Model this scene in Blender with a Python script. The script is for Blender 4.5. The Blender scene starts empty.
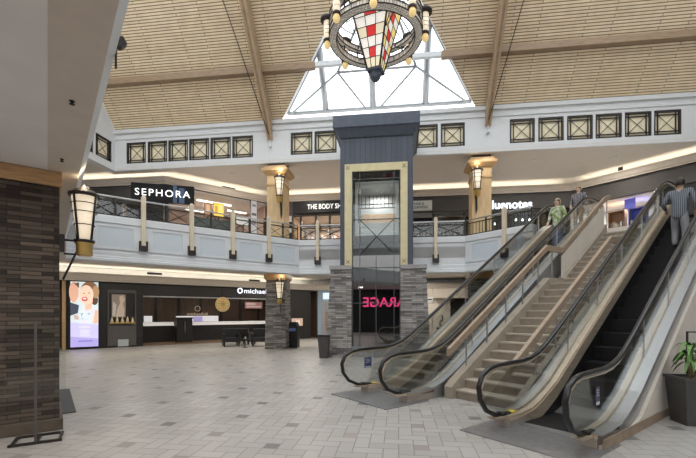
import bpy, bmesh, math, random
from mathutils import Vector, Matrix
random.seed(7)
S = bpy.context.scene
COL = S.collection
R = math.radians
# ------------------------------------------------------------------ camera, sky, exposure
F, EYE, HOR = 390.0, 1.62, 313.0
cam = bpy.data.cameras.new('camera'); co = bpy.data.objects.new('camera', cam); COL.objects.link(co)
cam.sensor_width = 36; cam.lens = F/696*36; cam.shift_y = (HOR-229)/696
cam.clip_start = .05
co.location = (0, 0, EYE); co.rotation_euler = (R(90), 0, 0)
S.camera = co
S.view_settings.view_transform = 'Standard'; S.view_settings.look = 'None'
S.view_settings.exposure = 0.0; S.view_settings.gamma = 1; S.view_settings.use_curve_mapping = False
w = bpy.data.worlds.new('sky'); S.world = w; w.use_nodes = True
SKY = 2.9
w.node_tree.nodes['Background'].inputs[0].default_value = (.93, .97, 1, 1)
w.node_tree.nodes['Background'].inputs[1].default_value = SKY
LAMP_UP, LAMP_LOW, COVE = 60, 60, 6.5
# ------------------------------------------------------------------ frames of the hall
PHI = R(7.4); A1 = -PHI; AA = R(45)-PHI; AC = AA-R(90)
def fr(ang):
    c, s = math.cos(ang), math.sin(ang)
    return lambda x, y, z=0: Vector((x*c-y*s, x*s+y*c, z))
P1, PA, PC = fr(A1), fr(AA), fr(AC)      # (along back wall, away) ; (along escalators, leftwards) ; facing the right gallery
def inv(p, ang):
    c, s = math.cos(ang), math.sin(ang)
    return (p[0]*c+p[1]*s, -p[0]*s+p[1]*c)
def on_plane(u, v, ang, d):              # photo point on the vertical plane y = d of a frame -> (x, z)
    dx, dy = inv(((u-348)/F, 1), ang)
    k = d/dy
    return dx*k, EYE+(HOR-v)/F*k
def floor_pt(u, v, z=0):
    k = (EYE-z)*F/(v-HOR); return Vector(((u-348)/F*k, k, z))
def isect(ang1, d1, ang2, d2):
    n1 = (-math.sin(ang1), math.cos(ang1)); n2 = (-math.sin(ang2), math.cos(ang2))
    det = n1[0]*n2[1]-n1[1]*n2[0]
    return Vector(((d1*n2[1]-d2*n1[1])/det, (n1[0]*d2-n2[0]*d1)/det, 0))
# ------------------------------------------------------------------ materials
def new_mat(name):
    m = bpy.data.materials.new(name); m.use_nodes = True
    return m, m.node_tree, m.node_tree.nodes['Principled BSDF']
def lnk(t, a, b): t.links.new(a, b)
def mat(name, col, rough=.6, metal=0, var=.08, scale=6, bump=0, emit=None, es=0, spec=.5, stretch=(1, 1, 1)):
    m, t, b = new_mat(name)
    b.inputs['Roughness'].default_value = rough; b.inputs['Metallic'].default_value = metal
    b.inputs['Specular IOR Level'].default_value = spec
    tc = t.nodes.new('ShaderNodeTexCoord'); mp = t.nodes.new('ShaderNodeMapping'); mp.inputs['Scale'].default_value = stretch
    nz = t.nodes.new('ShaderNodeTexNoise'); nz.inputs['Scale'].default_value = scale; nz.inputs['Detail'].default_value = 4
    lnk(t, tc.outputs['Object'], mp.inputs[0]); lnk(t, mp.outputs[0], nz.inputs['Vector'])
    r = t.nodes.new('ShaderNodeValToRGB')
    r.color_ramp.elements[0].position = .3; r.color_ramp.elements[1].position = .7
    r.color_ramp.elements[0].color = (*[c*(1-var) for c in col], 1)
    r.color_ramp.elements[1].color = (*[min(1, c*(1+var)) for c in col], 1)
    lnk(t, nz.outputs['Fac'], r.inputs[0]); lnk(t, r.outputs[0], b.inputs['Base Color'])
    if bump:
        bp = t.nodes.new('ShaderNodeBump'); bp.inputs['Strength'].default_value = bump; bp.inputs['Distance'].default_value = .02
        lnk(t, nz.outputs['Fac'], bp.inputs['Height']); lnk(t, bp.outputs[0], b.inputs['Normal'])
    if es:
        b.inputs['Emission Color'].default_value = (*(emit or col), 1); b.inputs['Emission Strength'].default_value = es
    return m
def glass(name, col=(.9, .95, .95), alpha=.15, rough=.02, refl=.5):
    m, t, b = new_mat(name)
    out = t.nodes['Material Output']
    tr = t.nodes.new('ShaderNodeBsdfTransparent'); tr.inputs[0].default_value = (*col, 1)
    gl = t.nodes.new('ShaderNodeBsdfGlossy'); gl.inputs['Roughness'].default_value = rough
    fz = t.nodes.new('ShaderNodeFresnel'); fz.inputs[0].default_value = 1.5
    mu = t.nodes.new('ShaderNodeMath'); mu.operation = 'MULTIPLY_ADD'; mu.inputs[1].default_value = refl; mu.inputs[2].default_value = alpha
    mx = t.nodes.new('ShaderNodeMixShader')
    lnk(t, fz.outputs[0], mu.inputs[0]); lnk(t, mu.outputs[0], mx.inputs[0]); lnk(t, tr.outputs[0], mx.inputs[1]); lnk(t, gl.outputs[0], mx.inputs[2])
    lnk(t, mx.outputs[0], out.inputs[0])
    return m
def bricks(name, c1, c2, cm, bw, bh, mortar, rough=.85, bump=.6, mode='wall', off=.5, noise=.35, bias=0, nscale=14, streak=None):
    m, t, b = new_mat(name); b.inputs['Roughness'].default_value = rough
    tc = t.nodes.new('ShaderNodeTexCoord'); sp = t.nodes.new('ShaderNodeSeparateXYZ'); cb = t.nodes.new('ShaderNodeCombineXYZ')
    lnk(t, tc.outputs['Object'], sp.inputs[0])
    ad = t.nodes.new('ShaderNodeMath')
    if mode == 'wall':                       # (x + y, z): unbroken round the corners of a pier
        ad.operation = 'ADD'; lnk(t, sp.outputs[0], ad.inputs[0]); lnk(t, sp.outputs[1], ad.inputs[1])
        lnk(t, ad.outputs[0], cb.inputs[0]); lnk(t, sp.outputs[2], cb.inputs[1])
    elif mode == 'roof':
        lnk(t, sp.outputs[0], cb.inputs[0]); lnk(t, sp.outputs[2], cb.inputs[1])
    elif mode == 'vert':
        ad.operation = 'ADD'; lnk(t, sp.outputs[0], ad.inputs[0]); lnk(t, sp.outputs[1], ad.inputs[1])
        lnk(t, sp.outputs[2], cb.inputs[0]); lnk(t, ad.outputs[0], cb.inputs[1])
    else:
        lnk(t, sp.outputs[0], cb.inputs[0]); lnk(t, sp.outputs[1], cb.inputs[1])
    br = t.nodes.new('ShaderNodeTexBrick'); br.offset = off; br.inputs['Scale'].default_value = 1
    br.inputs['Brick Width'].default_value = bw; br.inputs['Row Height'].default_value = bh
    br.inputs['Mortar Size'].default_value = mortar; br.inputs['Mortar Smooth'].default_value = .2; br.inputs['Bias'].default_value = bias
    br.inputs['Color1'].default_value = (*c1, 1); br.inputs['Color2'].default_value = (*c2, 1); br.inputs['Mortar'].default_value = (*cm, 1)
    lnk(t, cb.outputs[0], br.inputs['Vector'])
    nz = t.nodes.new('ShaderNodeTexNoise'); nz.inputs['Scale'].default_value = nscale; nz.inputs['Detail'].default_value = 5
    if streak:
        mp_ = t.nodes.new('ShaderNodeMapping'); mp_.inputs['Scale'].default_value = streak; lnk(t, cb.outputs[0], mp_.inputs[0]); lnk(t, mp_.outputs[0], nz.inputs['Vector'])
    else: lnk(t, cb.outputs[0], nz.inputs['Vector'])
    rp = t.nodes.new('ShaderNodeMapRange'); rp.inputs[3].default_value = 1-noise; rp.inputs[4].default_value = 1+noise
    lnk(t, nz.outputs['Fac'], rp.inputs[0])
    mx = t.nodes.new('ShaderNodeMix'); mx.data_type = 'RGBA'; mx.blend_type = 'MULTIPLY'; mx.inputs[0].default_value = 1
    lnk(t, br.outputs['Color'], mx.inputs[6]); lnk(t, rp.outputs[0], mx.inputs[7])
    lnk(t, mx.outputs[2], b.inputs['Base Color'])
    iv = t.nodes.new('ShaderNodeMath'); iv.operation = 'MULTIPLY_ADD'; iv.inputs[1].default_value = -1; iv.inputs[2].default_value = 1
    lnk(t, br.outputs['Fac'], iv.inputs[0])
    a2 = t.nodes.new('ShaderNodeMath'); a2.operation = 'MULTIPLY_ADD'; a2.inputs[1].default_value = .5
    lnk(t, nz.outputs['Fac'], a2.inputs[0]); lnk(t, iv.outputs[0], a2.inputs[2])
    bp = t.nodes.new('ShaderNodeBump'); bp.inputs['Strength'].default_value = bump; bp.inputs['Distance'].default_value = .03
    lnk(t, a2.outputs[0], bp.inputs['Height']); lnk(t, bp.outputs[0], b.inputs['Normal'])
    return m
def tile_floor(cell=.18):
    m, t, b = new_mat('floor_tiles')
    def val(x): n = t.nodes.new('ShaderNodeValue'); n.outputs[0].default_value = x; return n.outputs[0]
    def M(op, a, c=0, d=0):
        n = t.nodes.new('ShaderNodeMath'); n.operation = op
        for i, v in enumerate((a, c, d)):
            if isinstance(v, (int, float)): n.inputs[i].default_value = v
            else: lnk(t, v, n.inputs[i])
        return n.outputs[0]
    tc = t.nodes.new('ShaderNodeTexCoord'); sp = t.nodes.new('ShaderNodeSeparateXYZ'); lnk(t, tc.outputs['Object'], sp.inputs[0])
    x = M('DIVIDE', sp.outputs[0], cell); y = M('DIVIDE', sp.outputs[1], cell)
    i = M('FLOOR', x); j = M('FLOOR', y); fx = M('SUBTRACT', x, i); fy = M('SUBTRACT', y, j)
    k = M('FLOORED_MODULO', M('SUBTRACT', i, j), 4)
    is_ = lambda v: M('COMPARE', k, v, .1)
    m0, m1, m2, m3 = is_(0), is_(1), is_(2), is_(3)
    big = lambda e, off: M('ADD', e, M('MULTIPLY', off, 5))
    gx, gy = M('SUBTRACT', 1, fx), M('SUBTRACT', 1, fy)
    i4 = M('COMPARE', M('FLOORED_MODULO', i, 5), 1, .1); j4 = M('COMPARE', M('FLOORED_MODULO', M('ADD', j, M('MULTIPLY', 2, M('FLOOR', M('DIVIDE', i, 5)))), 5), 1, .1)
    acc = M('MULTIPLY', i4, j4)
    na = M('SUBTRACT', 1, acc)
    dl = big(fx, M('MULTIPLY', m1, na)); dr = big(gx, M('MULTIPLY', m0, na)); db = big(fy, M('MULTIPLY', m2, na)); dt = big(gy, M('MULTIPLY', m3, na))
    d = M('MINIMUM', M('MINIMUM', dl, dr), M('MINIMUM', db, dt))
    grout = M('LESS_THAN', d, .035)
    cv = t.nodes.new('ShaderNodeCombineXYZ'); lnk(t, M('SUBTRACT', i, m1), cv.inputs[0]); lnk(t, M('SUBTRACT', j, m2), cv.inputs[1])
    wn = t.nodes.new('ShaderNodeTexWhiteNoise'); wn.noise_dimensions = '2D'; lnk(t, cv.outputs[0], wn.inputs['Vector'])
    r = t.nodes.new('ShaderNodeValToRGB'); r.color_ramp.elements[0].color = (.345, .33, .31, 1); r.color_ramp.elements[1].color = (.405, .39, .37, 1)
    lnk(t, wn.outputs['Value'], r.inputs[0])
    r2 = t.nodes.new('ShaderNodeValToRGB'); r2.color_ramp.elements[0].color = (.13, .13, .13, 1); r2.color_ramp.elements[1].color = (.34, .30, .27, 1)
    lnk(t, wn.outputs['Value'], r2.inputs[0])
    def mix(f, a, c):
        n = t.nodes.new('ShaderNodeMix'); n.data_type = 'RGBA'; lnk(t, f, n.inputs[0])
        lnk(t, a, n.inputs[6])
        if isinstance(c, tuple): n.inputs[7].default_value = c
        else: lnk(t, c, n.inputs[7])
        return n.outputs[2]
    c = mix(acc, r.outputs[0], r2.outputs[0])
    nz = t.nodes.new('ShaderNodeTexNoise'); nz.inputs['Scale'].default_value = 1.2; nz.inputs['Detail'].default_value = 6
    lnk(t, tc.outputs['Object'], nz.inputs['Vector'])
    g = M('MULTIPLY', grout, .9)
    c = mix(g, c, (.20, .19, .18, 1))
    mp = t.nodes.new('ShaderNodeMapRange'); mp.inputs[3].default_value = .9; mp.inputs[4].default_value = 1.1; lnk(t, nz.outputs['Fac'], mp.inputs[0])
    mm = t.nodes.new('ShaderNodeMix'); mm.data_type = 'RGBA'; mm.blend_type = 'MULTIPLY'; mm.inputs[0].default_value = 1
    lnk(t, c, mm.inputs[6]); lnk(t, mp.outputs[0], mm.inputs[7]); lnk(t, mm.outputs[2], b.inputs['Base Color'])
    rr = M('MULTIPLY_ADD', nz.outputs['Fac'], .12, .36); lnk(t, rr, b.inputs['Roughness'])
    bp = t.nodes.new('ShaderNodeBump'); bp.inputs['Strength'].default_value = .15; bp.inputs['Distance'].default_value = .004
    lnk(t, M('SUBTRACT', 1, grout), bp.inputs['Height']); lnk(t, bp.outputs[0], b.inputs['Normal'])
    return m
Mt = {}
Mt['floor'] = tile_floor()
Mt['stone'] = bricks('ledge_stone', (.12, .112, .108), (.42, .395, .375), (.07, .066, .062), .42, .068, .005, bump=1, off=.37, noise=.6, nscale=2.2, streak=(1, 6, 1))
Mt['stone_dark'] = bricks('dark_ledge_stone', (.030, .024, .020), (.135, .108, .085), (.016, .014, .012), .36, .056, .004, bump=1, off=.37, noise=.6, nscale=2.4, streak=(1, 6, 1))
Mt['stone_cap'] = mat('stone_cap', (.33, .32, .32), .8, var=.15, bump=.3)
Mt['wood'] = mat('maple', (.52, .34, .17), .45, var=.18, scale=5, stretch=(1, 1, 9))
Mt['wood_col'] = mat('maple_column', (.62, .44, .24), .5, var=.12, scale=4, stretch=(3, 3, .5))
Mt['wood_rail'] = mat('wood_rail', (.33, .25, .18), .4, var=.15, scale=8, stretch=(.6, 4, 4))
Mt['beam'] = mat('glulam', (.40, .29, .19), .5, var=.2, scale=4, stretch=(6, .8, .8))
Mt['purlin'] = mat('purlin_wood', (.30, .21, .13), .5, var=.2, scale=4, stretch=(.8, 6, 6))
Mt['post'] = mat('post_wood', (.66, .57, .43), .55, var=.1, scale=5, stretch=(4, 4, .6))
Mt['planks'] = bricks('roof_planks', (.88, .74, .54), (.80, .65, .45), (.19, .13, .08), 2.6, .078, .012, rough=.7, bump=.3, mode='roof', off=.37, noise=.22, nscale=3)
Mt['white'] = mat('white_paint', (.67, .69, .71), .6, var=.02)
Mt['fascia'] = mat('pale_fascia_panel', (.58, .64, .69), .6, var=.02)
Mt['cream'] = mat('cream_ceiling', (.66, .62, .57), .8, var=.03)
Mt['plaster'] = mat('grey_plaster', (.76, .74, .735), .85, var=.05, scale=1.5)
Mt['beige'] = mat('beige_panel', (.60, .54, .47), .75, var=.03)
Mt['wallbeige'] = mat('beige_wall', (.62, .57, .50), .75, var=.04, scale=2)
Mt['tower'] = bricks('slate_boards', (.062, .074, .102), (.078, .091, .122), (.028, .034, .05), 6, .19, .008, rough=.55, bump=.4, mode='vert', noise=.2)
Mt['towertrim'] = mat('slate_trim', (.075, .092, .128), .5, var=.1)
Mt['gold'] = mat('pale_gold_frame', (.62, .55, .33), .45, var=.06)
Mt['brass'] = mat('brass', (.65, .45, .16), .3, .8)
Mt['black'] = mat('black_metal', (.02, .02, .022), .4, .3)
Mt['iron'] = mat('dark_iron', (.045, .04, .038), .5, .5)
Mt['rubber'] = mat('black_rubber', (.012, .012, .014), .28)
Mt['steel'] = mat('brushed_steel', (.46, .47, .48), .33, .8, var=.04, scale=3, stretch=(1, 8, 8))
Mt['bronze'] = mat('bronze_deck', (.56, .47, .36), .34, .5, var=.12, scale=3, stretch=(1, 8, 8))
Mt['tread'] = mat('dark_tread', (.012, .012, .014), .5, .4, var=.3, scale=30)
Mt['plate'] = mat('landing_steel', (.30, .30, .31), .4, .7, var=.12, scale=12)
Mt['steptile'] = mat('step_tile', (.34, .295, .24), .6, var=.1, scale=5)
Mt['base'] = mat('brown_base', (.28, .21, .15), .6, var=.2, scale=5)
Mt['glass'] = glass('clear_glass', (.95, .97, .96), .015)
Mt['shopglass'] = glass('shop_glass', (.8, .83, .85), .05)
Mt['liftglass'] = glass('lift_glass', (.34, .40, .44), .26, .015, .7)
Mt['skyglass'] = glass('roof_glass', (.97, .98, 1), .01)
Mt['darkwall'] = mat('dark_shop_wall', (.015, .014, .014), .45, var=.2, scale=4)
Mt['brownwall'] = mat('brown_panel', (.085, .055, .038), .5, var=.2, scale=3, stretch=(3, 3, .4))
Mt['greyband'] = mat('grey_sign_band', (.085, .08, .078), .6, var=.08)
Mt['shelfwood'] = mat('warm_shelf_wood', (.42, .28, .16), .5, var=.2, scale=5)
Mt['pinkwall'] = mat('dusty_pink_interior', (.40, .29, .24), .6, var=.15, scale=2)
Mt['artglass'] = mat('cream_art_glass', (.70, .63, .45), .4, var=.12, scale=9, emit=(.9, .82, .62), es=.10)  # faint emission stands in for daylight behind the panes
Mt['lampshade'] = mat('lit_frosted_shade', (.85, .78, .66), .5, var=.04, emit=(1, .83, .6), es=.6)
Mt['litwhite'] = mat('lit_panel', (.9, .9, .9), .5, var=.01, emit=(1, .97, .95), es=1.2)
Mt['lettering'] = mat('lit_letters', (.9, .9, .9), .5, var=.01, emit=(1, 1, 1), es=1.0)
Mt['letterblue'] = mat('cool_lit_letters', (.85, .88, .95), .5, var=.01, emit=(.85, .9, 1), es=1.2)
Mt['strip'] = mat('shop_light_strip', (1, .9, .8), .5, var=.01, emit=(1, .88, .76), es=3.5)
Mt['neon'] = mat('pink_neon', (.9, .08, .25), .5, var=.01, emit=(1, .06, .25), es=2.6)
Mt['dl'] = mat('downlight_glow', (1, .97, .9), .5, var=.01, emit=(1, .95, .86), es=4)
Mt['cabgrey'] = mat('cab_panel', (.48, .50, .52), .35, .3, var=.08)
Mt['mat'] = mat('grey_mat', (.10, .10, .105), .95, var=.2, scale=60)
Mt['leather'] = mat('black_leather', (.014, .014, .016), .4)
Mt['pot'] = mat('dark_grey_planter', (.065, .062, .06), .55, var=.1)
Mt['leaf'] = mat('leaf', (.09, .20, .035), .45, var=.4, scale=12)
Mt['soil'] = mat('soil', (.05, .035, .025), .95, var=.3, scale=40)
Mt['stem'] = mat('stem', (.20, .16, .07), .7)
Mt['counter'] = mat('jewel_counter_top', (.8, .78, .76), .2, var=.25, scale=18, emit=(1, .95, .9), es=.35)
def flat(name, col, es=0, rough=.5): 
    if name not in Mt: Mt[name] = mat(name, col, rough, var=.03, emit=col, es=es)
    return Mt[name]
# ------------------------------------------------------------------ mesh builder
class MB:
    def __init__(s): s.bm = bmesh.new(); s.mats = []
    def mi(s, m):
        if m is None: return 0
        if m not in s.mats: s.mats.append(m)
        return s.mats.index(m)
    def face(s, pts, m=None):
        vs = [s.bm.verts.new(p) for p in pts]
        f = s.bm.faces.new(vs); f.material_index = s.mi(m); return f
    def box(s, x0, x1, y0, y1, z0, z1, m=None, bev=0):
        x0, x1 = sorted((x0, x1)); y0, y1 = sorted((y0, y1)); z0, z1 = sorted((z0, z1))
        v = [s.bm.verts.new((x, y, z)) for z in (z0, z1) for y in (y0, y1) for x in (x0, x1)]
        fs = []
        for q in ((0, 2, 3, 1), (4, 5, 7, 6), (0, 1, 5, 4), (2, 6, 7, 3), (0, 4, 6, 2), (1, 3, 7, 5)):
            f = s.bm.faces.new([v[i] for i in q]); f.material_index = s.mi(m); fs.append(f)
        if bev:
            es = list({e for f in fs for e in f.edges})
            bmesh.ops.bevel(s.bm, geom=es, offset=bev, segments=2, affect='EDGES', profile=.6)
        return s
    def frust(s, cx, cy, z0, z1, a0, b0, a1, b1, m=None):
        v = [s.bm.verts.new((cx+sx*a, cy+sy*b, z)) for z, a, b in ((z0, a0, b0), (z1, a1, b1)) for sx, sy in ((-1, -1), (1, -1), (1, 1), (-1, 1))]
        for q in ((3, 2, 1, 0), (4, 5, 6, 7), (0, 1, 5, 4), (1, 2, 6, 5), (2, 3, 7, 6), (3, 0, 4, 7)):
            s.bm.faces.new([v[i] for i in q]).material_index = s.mi(m)
        return s
    def prism(s, poly, fn, d0, d1, m=None):      # polygon (p, q) swept from d0 to d1; fn(p, q, d) -> point
        n = len(poly)
        a = [s.bm.verts.new(fn(p, q, d0)) for p, q in poly]; b = [s.bm.verts.new(fn(p, q, d1)) for p, q in poly]
        fs = [s.bm.faces.new(a), s.bm.faces.new(b[::-1])]
        for i in range(n): fs.append(s.bm.faces.new((a[i], b[i], b[(i+1) % n], a[(i+1) % n])))
        for f in fs: f.material_index = s.mi(m)
        bmesh.ops.recalc_face_normals(s.bm, faces=fs)
        return s
    def tube(s, pts, r, n=8, m=None, ry=None, caps=True):
        pts = [Vector(p) for p in pts]; rings = []; up0 = None
        for i, p in enumerate(pts):
            d = (pts[min(i+1, len(pts)-1)]-pts[max(i-1, 0)]).normalized()
            ref = Vector((0, 0, 1)) if abs(d.z) < .9 else Vector((1, 0, 0))
            if up0 is not None: ref = up0
            x = d.cross(ref)
            if x.length < 1e-4: x = d.orthogonal()
            x.normalize(); y = x.cross(d).normalized(); up0 = y
            rr = r[i] if isinstance(r, (list, tuple)) else r
            rings.append([s.bm.verts.new(p+x*math.cos(2*math.pi*k/n)*rr+y*math.sin(2*math.pi*k/n)*(ry or rr)) for k in range(n)])
        for a, b in zip(rings, rings[1:]):
            for k in range(n): 
                f = s.bm.faces.new((a[k], a[(k+1) % n], b[(k+1) % n], b[k])); f.material_index = s.mi(m); f.smooth = True
        if caps:
            s.bm.faces.new(rings[0][::-1]).material_index = s.mi(m); s.bm.faces.new(rings[-1]).material_index = s.mi(m)
        return s
    def lathe(s, prof, cx=0, cy=0, n=20, m=None, smooth=True):
        rings = [[s.bm.verts.new((cx+r*math.cos(2*math.pi*k/n), cy+r*math.sin(2*math.pi*k/n), z)) for k in range(n)] for r, z in prof]
        for a, b in zip(rings, rings[1:]):
            for k in range(n):
                f = s.bm.faces.new((a[k], a[(k+1) % n], b[(k+1) % n], b[k])); f.material_index = s.mi(m); f.smooth = smooth
        if prof[0][0] > 1e-4: s.bm.faces.new(rings[0][::-1]).material_index = s.mi(m)
        if prof[-1][0] > 1e-4: s.bm.faces.new(rings[-1]).material_index = s.mi(m)
        return s
    def bar(s, p, q, wx, wy=None, m=None):
        return s.tube([p, q], wx/1.414, 4, m, (wy or wx)/1.414)
    def build(s, name, m=None, parent=None, loc=(0, 0, 0), rz=0, norm=False):
        if norm: bmesh.ops.recalc_face_normals(s.bm, faces=s.bm.faces)
        me = bpy.data.meshes.new(name); s.bm.to_mesh(me); s.bm.free()
        if m is not None and not s.mats: me.materials.append(m)
        for k in s.mats: me.materials.append(k)
        o = bpy.data.objects.new(name, me); COL.objects.link(o)
        o.location = loc; o.rotation_euler = (0, 0, rz)
        if parent is not None: o.parent = parent
        return o
def tag(o, label=None, cat=None, group=None, kind=None):
    if label: o['label'] = label
    if cat: o['category'] = cat
    if group: o['group'] = group
    if kind: o['kind'] = kind
    return o
def struct(o): o['kind'] = 'structure'; return o
def thing(name, label, cat, loc=(0, 0, 0), rz=0, group=None):
    o = bpy.data.objects.new(name, None); o.empty_display_size = .1; COL.objects.link(o)
    o.location = loc; o.rotation_euler = (0, 0, rz)
    return tag(o, label, cat, group)
def copy_tree(o, parent=None):
    c = o.copy(); COL.objects.link(c)
    if parent is not None: c.parent = parent
    for ch in list(o.children): copy_tree(ch, c)
    return c
def text(name, body, m, size, parent, loc, rz=0, ext=.015, align='CENTER', width=None, fit=None, space=1):
    cu = bpy.data.curves.new(name, 'FONT'); cu.body = body; cu.size = size; cu.extrude = ext; cu.align_x = align; cu.align_y = 'CENTER'
    cu.resolution_u = 3; cu.space_character = space
    cu.materials.append(m)
    if width: cu.offset = width
    t_ = bpy.data.objects.new('tmp_text', cu); COL.objects.link(t_)
    me = bpy.data.meshes.new_from_object(t_.evaluated_get(bpy.context.evaluated_depsgraph_get())); me.name = name
    bpy.data.objects.remove(t_)
    if not me.materials: me.materials.append(m)
    if fit:
        xs_ = [v.co.x for v in me.vertices]; ys_ = [v.co.y for v in me.vertices]
        kx = fit[0]/(max(xs_)-min(xs_)); ky = fit[1]/(max(ys_)-min(ys_)); cx_ = (max(xs_)+min(xs_))/2; cy_ = (max(ys_)+min(ys_))/2
        for v in me.vertices: v.co.x = (v.co.x-cx_)*kx; v.co.y = (v.co.y-cy_)*ky
    o = bpy.data.objects.new(name, me); COL.objects.link(o); o.parent = parent
    o.location = loc; o.rotation_euler = (R(90), 0, rz)
    return o
def area(loc, sx, sy, power, col=(1, .93, .82), rot=(0, 0, 0), parent=None):
    l = bpy.data.lights.new('lamp', 'AREA'); l.shape = 'RECTANGLE'; l.size = sx; l.size_y = sy; l.energy = power; l.color = col
    o = bpy.data.objects.new('lamp', l); COL.objects.link(o); o.location = loc; o.rotation_euler = rot
    if parent is not None: o.parent = parent
    return o
exec_sections = True
# ------------------------------------------------------------------ the hall
ZM, ZC, ZU = 4.2, 3.76, 8.4          # mezzanine floor, its underside, upper gallery ceiling
BE, TE, AE, AS = 13.8, 15.5, 12.76, 13.57
TW = 17.05                           # clerestory wall
CL = isect(AA, BE, A1, TE); CR = isect(A1, TE, AC, AE)
SC, SH = -.82, 1.34                  # lift tower centre and half width along the back wall
NL, NR = SC-SH-.02, SC+SH+.02
V2 = lambda p, z=0: Vector((p[0], p[1], z))
def sweep(mb, path, prof, m=None, closed_prof=True):
    n = len(path); fr_ = []
    for i, p in enumerate(path):
        d0 = (path[i]-path[i-1]).normalized() if i else (path[1]-path[0]).normalized()
        d1 = (path[i+1]-path[i]).normalized() if i < n-1 else d0
        n0 = Vector((d0.y, -d0.x, 0)); n1 = Vector((d1.y, -d1.x, 0)); nm = (n0+n1).normalized()
        fr_.append(nm/max(.3, nm.dot(n0)))
    rings = [[mb.bm.verts.new((p.x+q.x*d, p.y+q.y*d, z)) for d, z in prof] for p, q in zip(path, fr_)]
    k = len(prof); fs = []
    for a, b in zip(rings, rings[1:]):
        for i in range(k): fs.append(mb.bm.faces.new((a[i], a[(i+1) % k], b[(i+1) % k], b[i])))
    fs.append(mb.bm.faces.new(rings[0])); fs.append(mb.bm.faces.new(rings[-1][::-1]))
    for f in fs: f.material_index = mb.mi(m)
    bmesh.ops.recalc_face_normals(mb.bm, faces=fs)
    return mb
rect = lambda d0, d1, z0, z1: [(d0, z0), (d1, z0), (d1, z1), (d0, z1)]
m = MB(); m.box(-34, 34, -16, 44, -.3, 0); struct(m.build('floor', Mt['floor'], rz=A1))
slab = [PA(.36, BE), CL, P1(NL, TE), P1(NL, 16.7), P1(NR, 16.7), P1(NR, TE), CR, PA(AE, 6.45), PA(AS, 6.45), PA(AS, -8), PA(30, -8), PA(30, 34), PA(-12, 34), PA(-12, -9), PA(.36, -9)]
slab = [(p.x, p.y) for p in slab]
xy = lambda p, q, d: (p, q, d)
m = MB(); m.prism(slab, xy, ZC+.04, ZM); struct(m.build('slab_upper', Mt['cream']))
m = MB(); m.prism(slab, xy, ZC, ZC+.035); struct(m.build('ceiling_lower', Mt['cream']))
# balcony edge
edge1 = [PA(.42, BE), CL, P1(NL-.0, TE)]
edge2 = [P1(NR, TE), CR, PA(AE, 6.5)]
prof = [(-.35, 3.19), (.10, 3.19), (.10, 3.26), (.07, 3.28), (.07, 3.33), (.045, 3.35), (.045, 3.47), (0, 3.50), (0, 4.34), (.05, 4.36), (.05, 4.56), (.03, 4.58), (-.25, 4.58), (-.25, 4.2), (-.002, 4.2), (-.002, ZC), (-.35, ZC)]
for nm, e in (('trim_balcony_left', edge1), ('trim_balcony_right', edge2)):
    m = MB(); sweep(m, e, prof); struct(m.build(nm, Mt['white']))
def along(path, posts):               # split a path at corner points; posts = world points on it
    pass
def post_pts(us, ang, d): return [(on_plane(u, 250, ang, d)[0]) for u in us]
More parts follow.
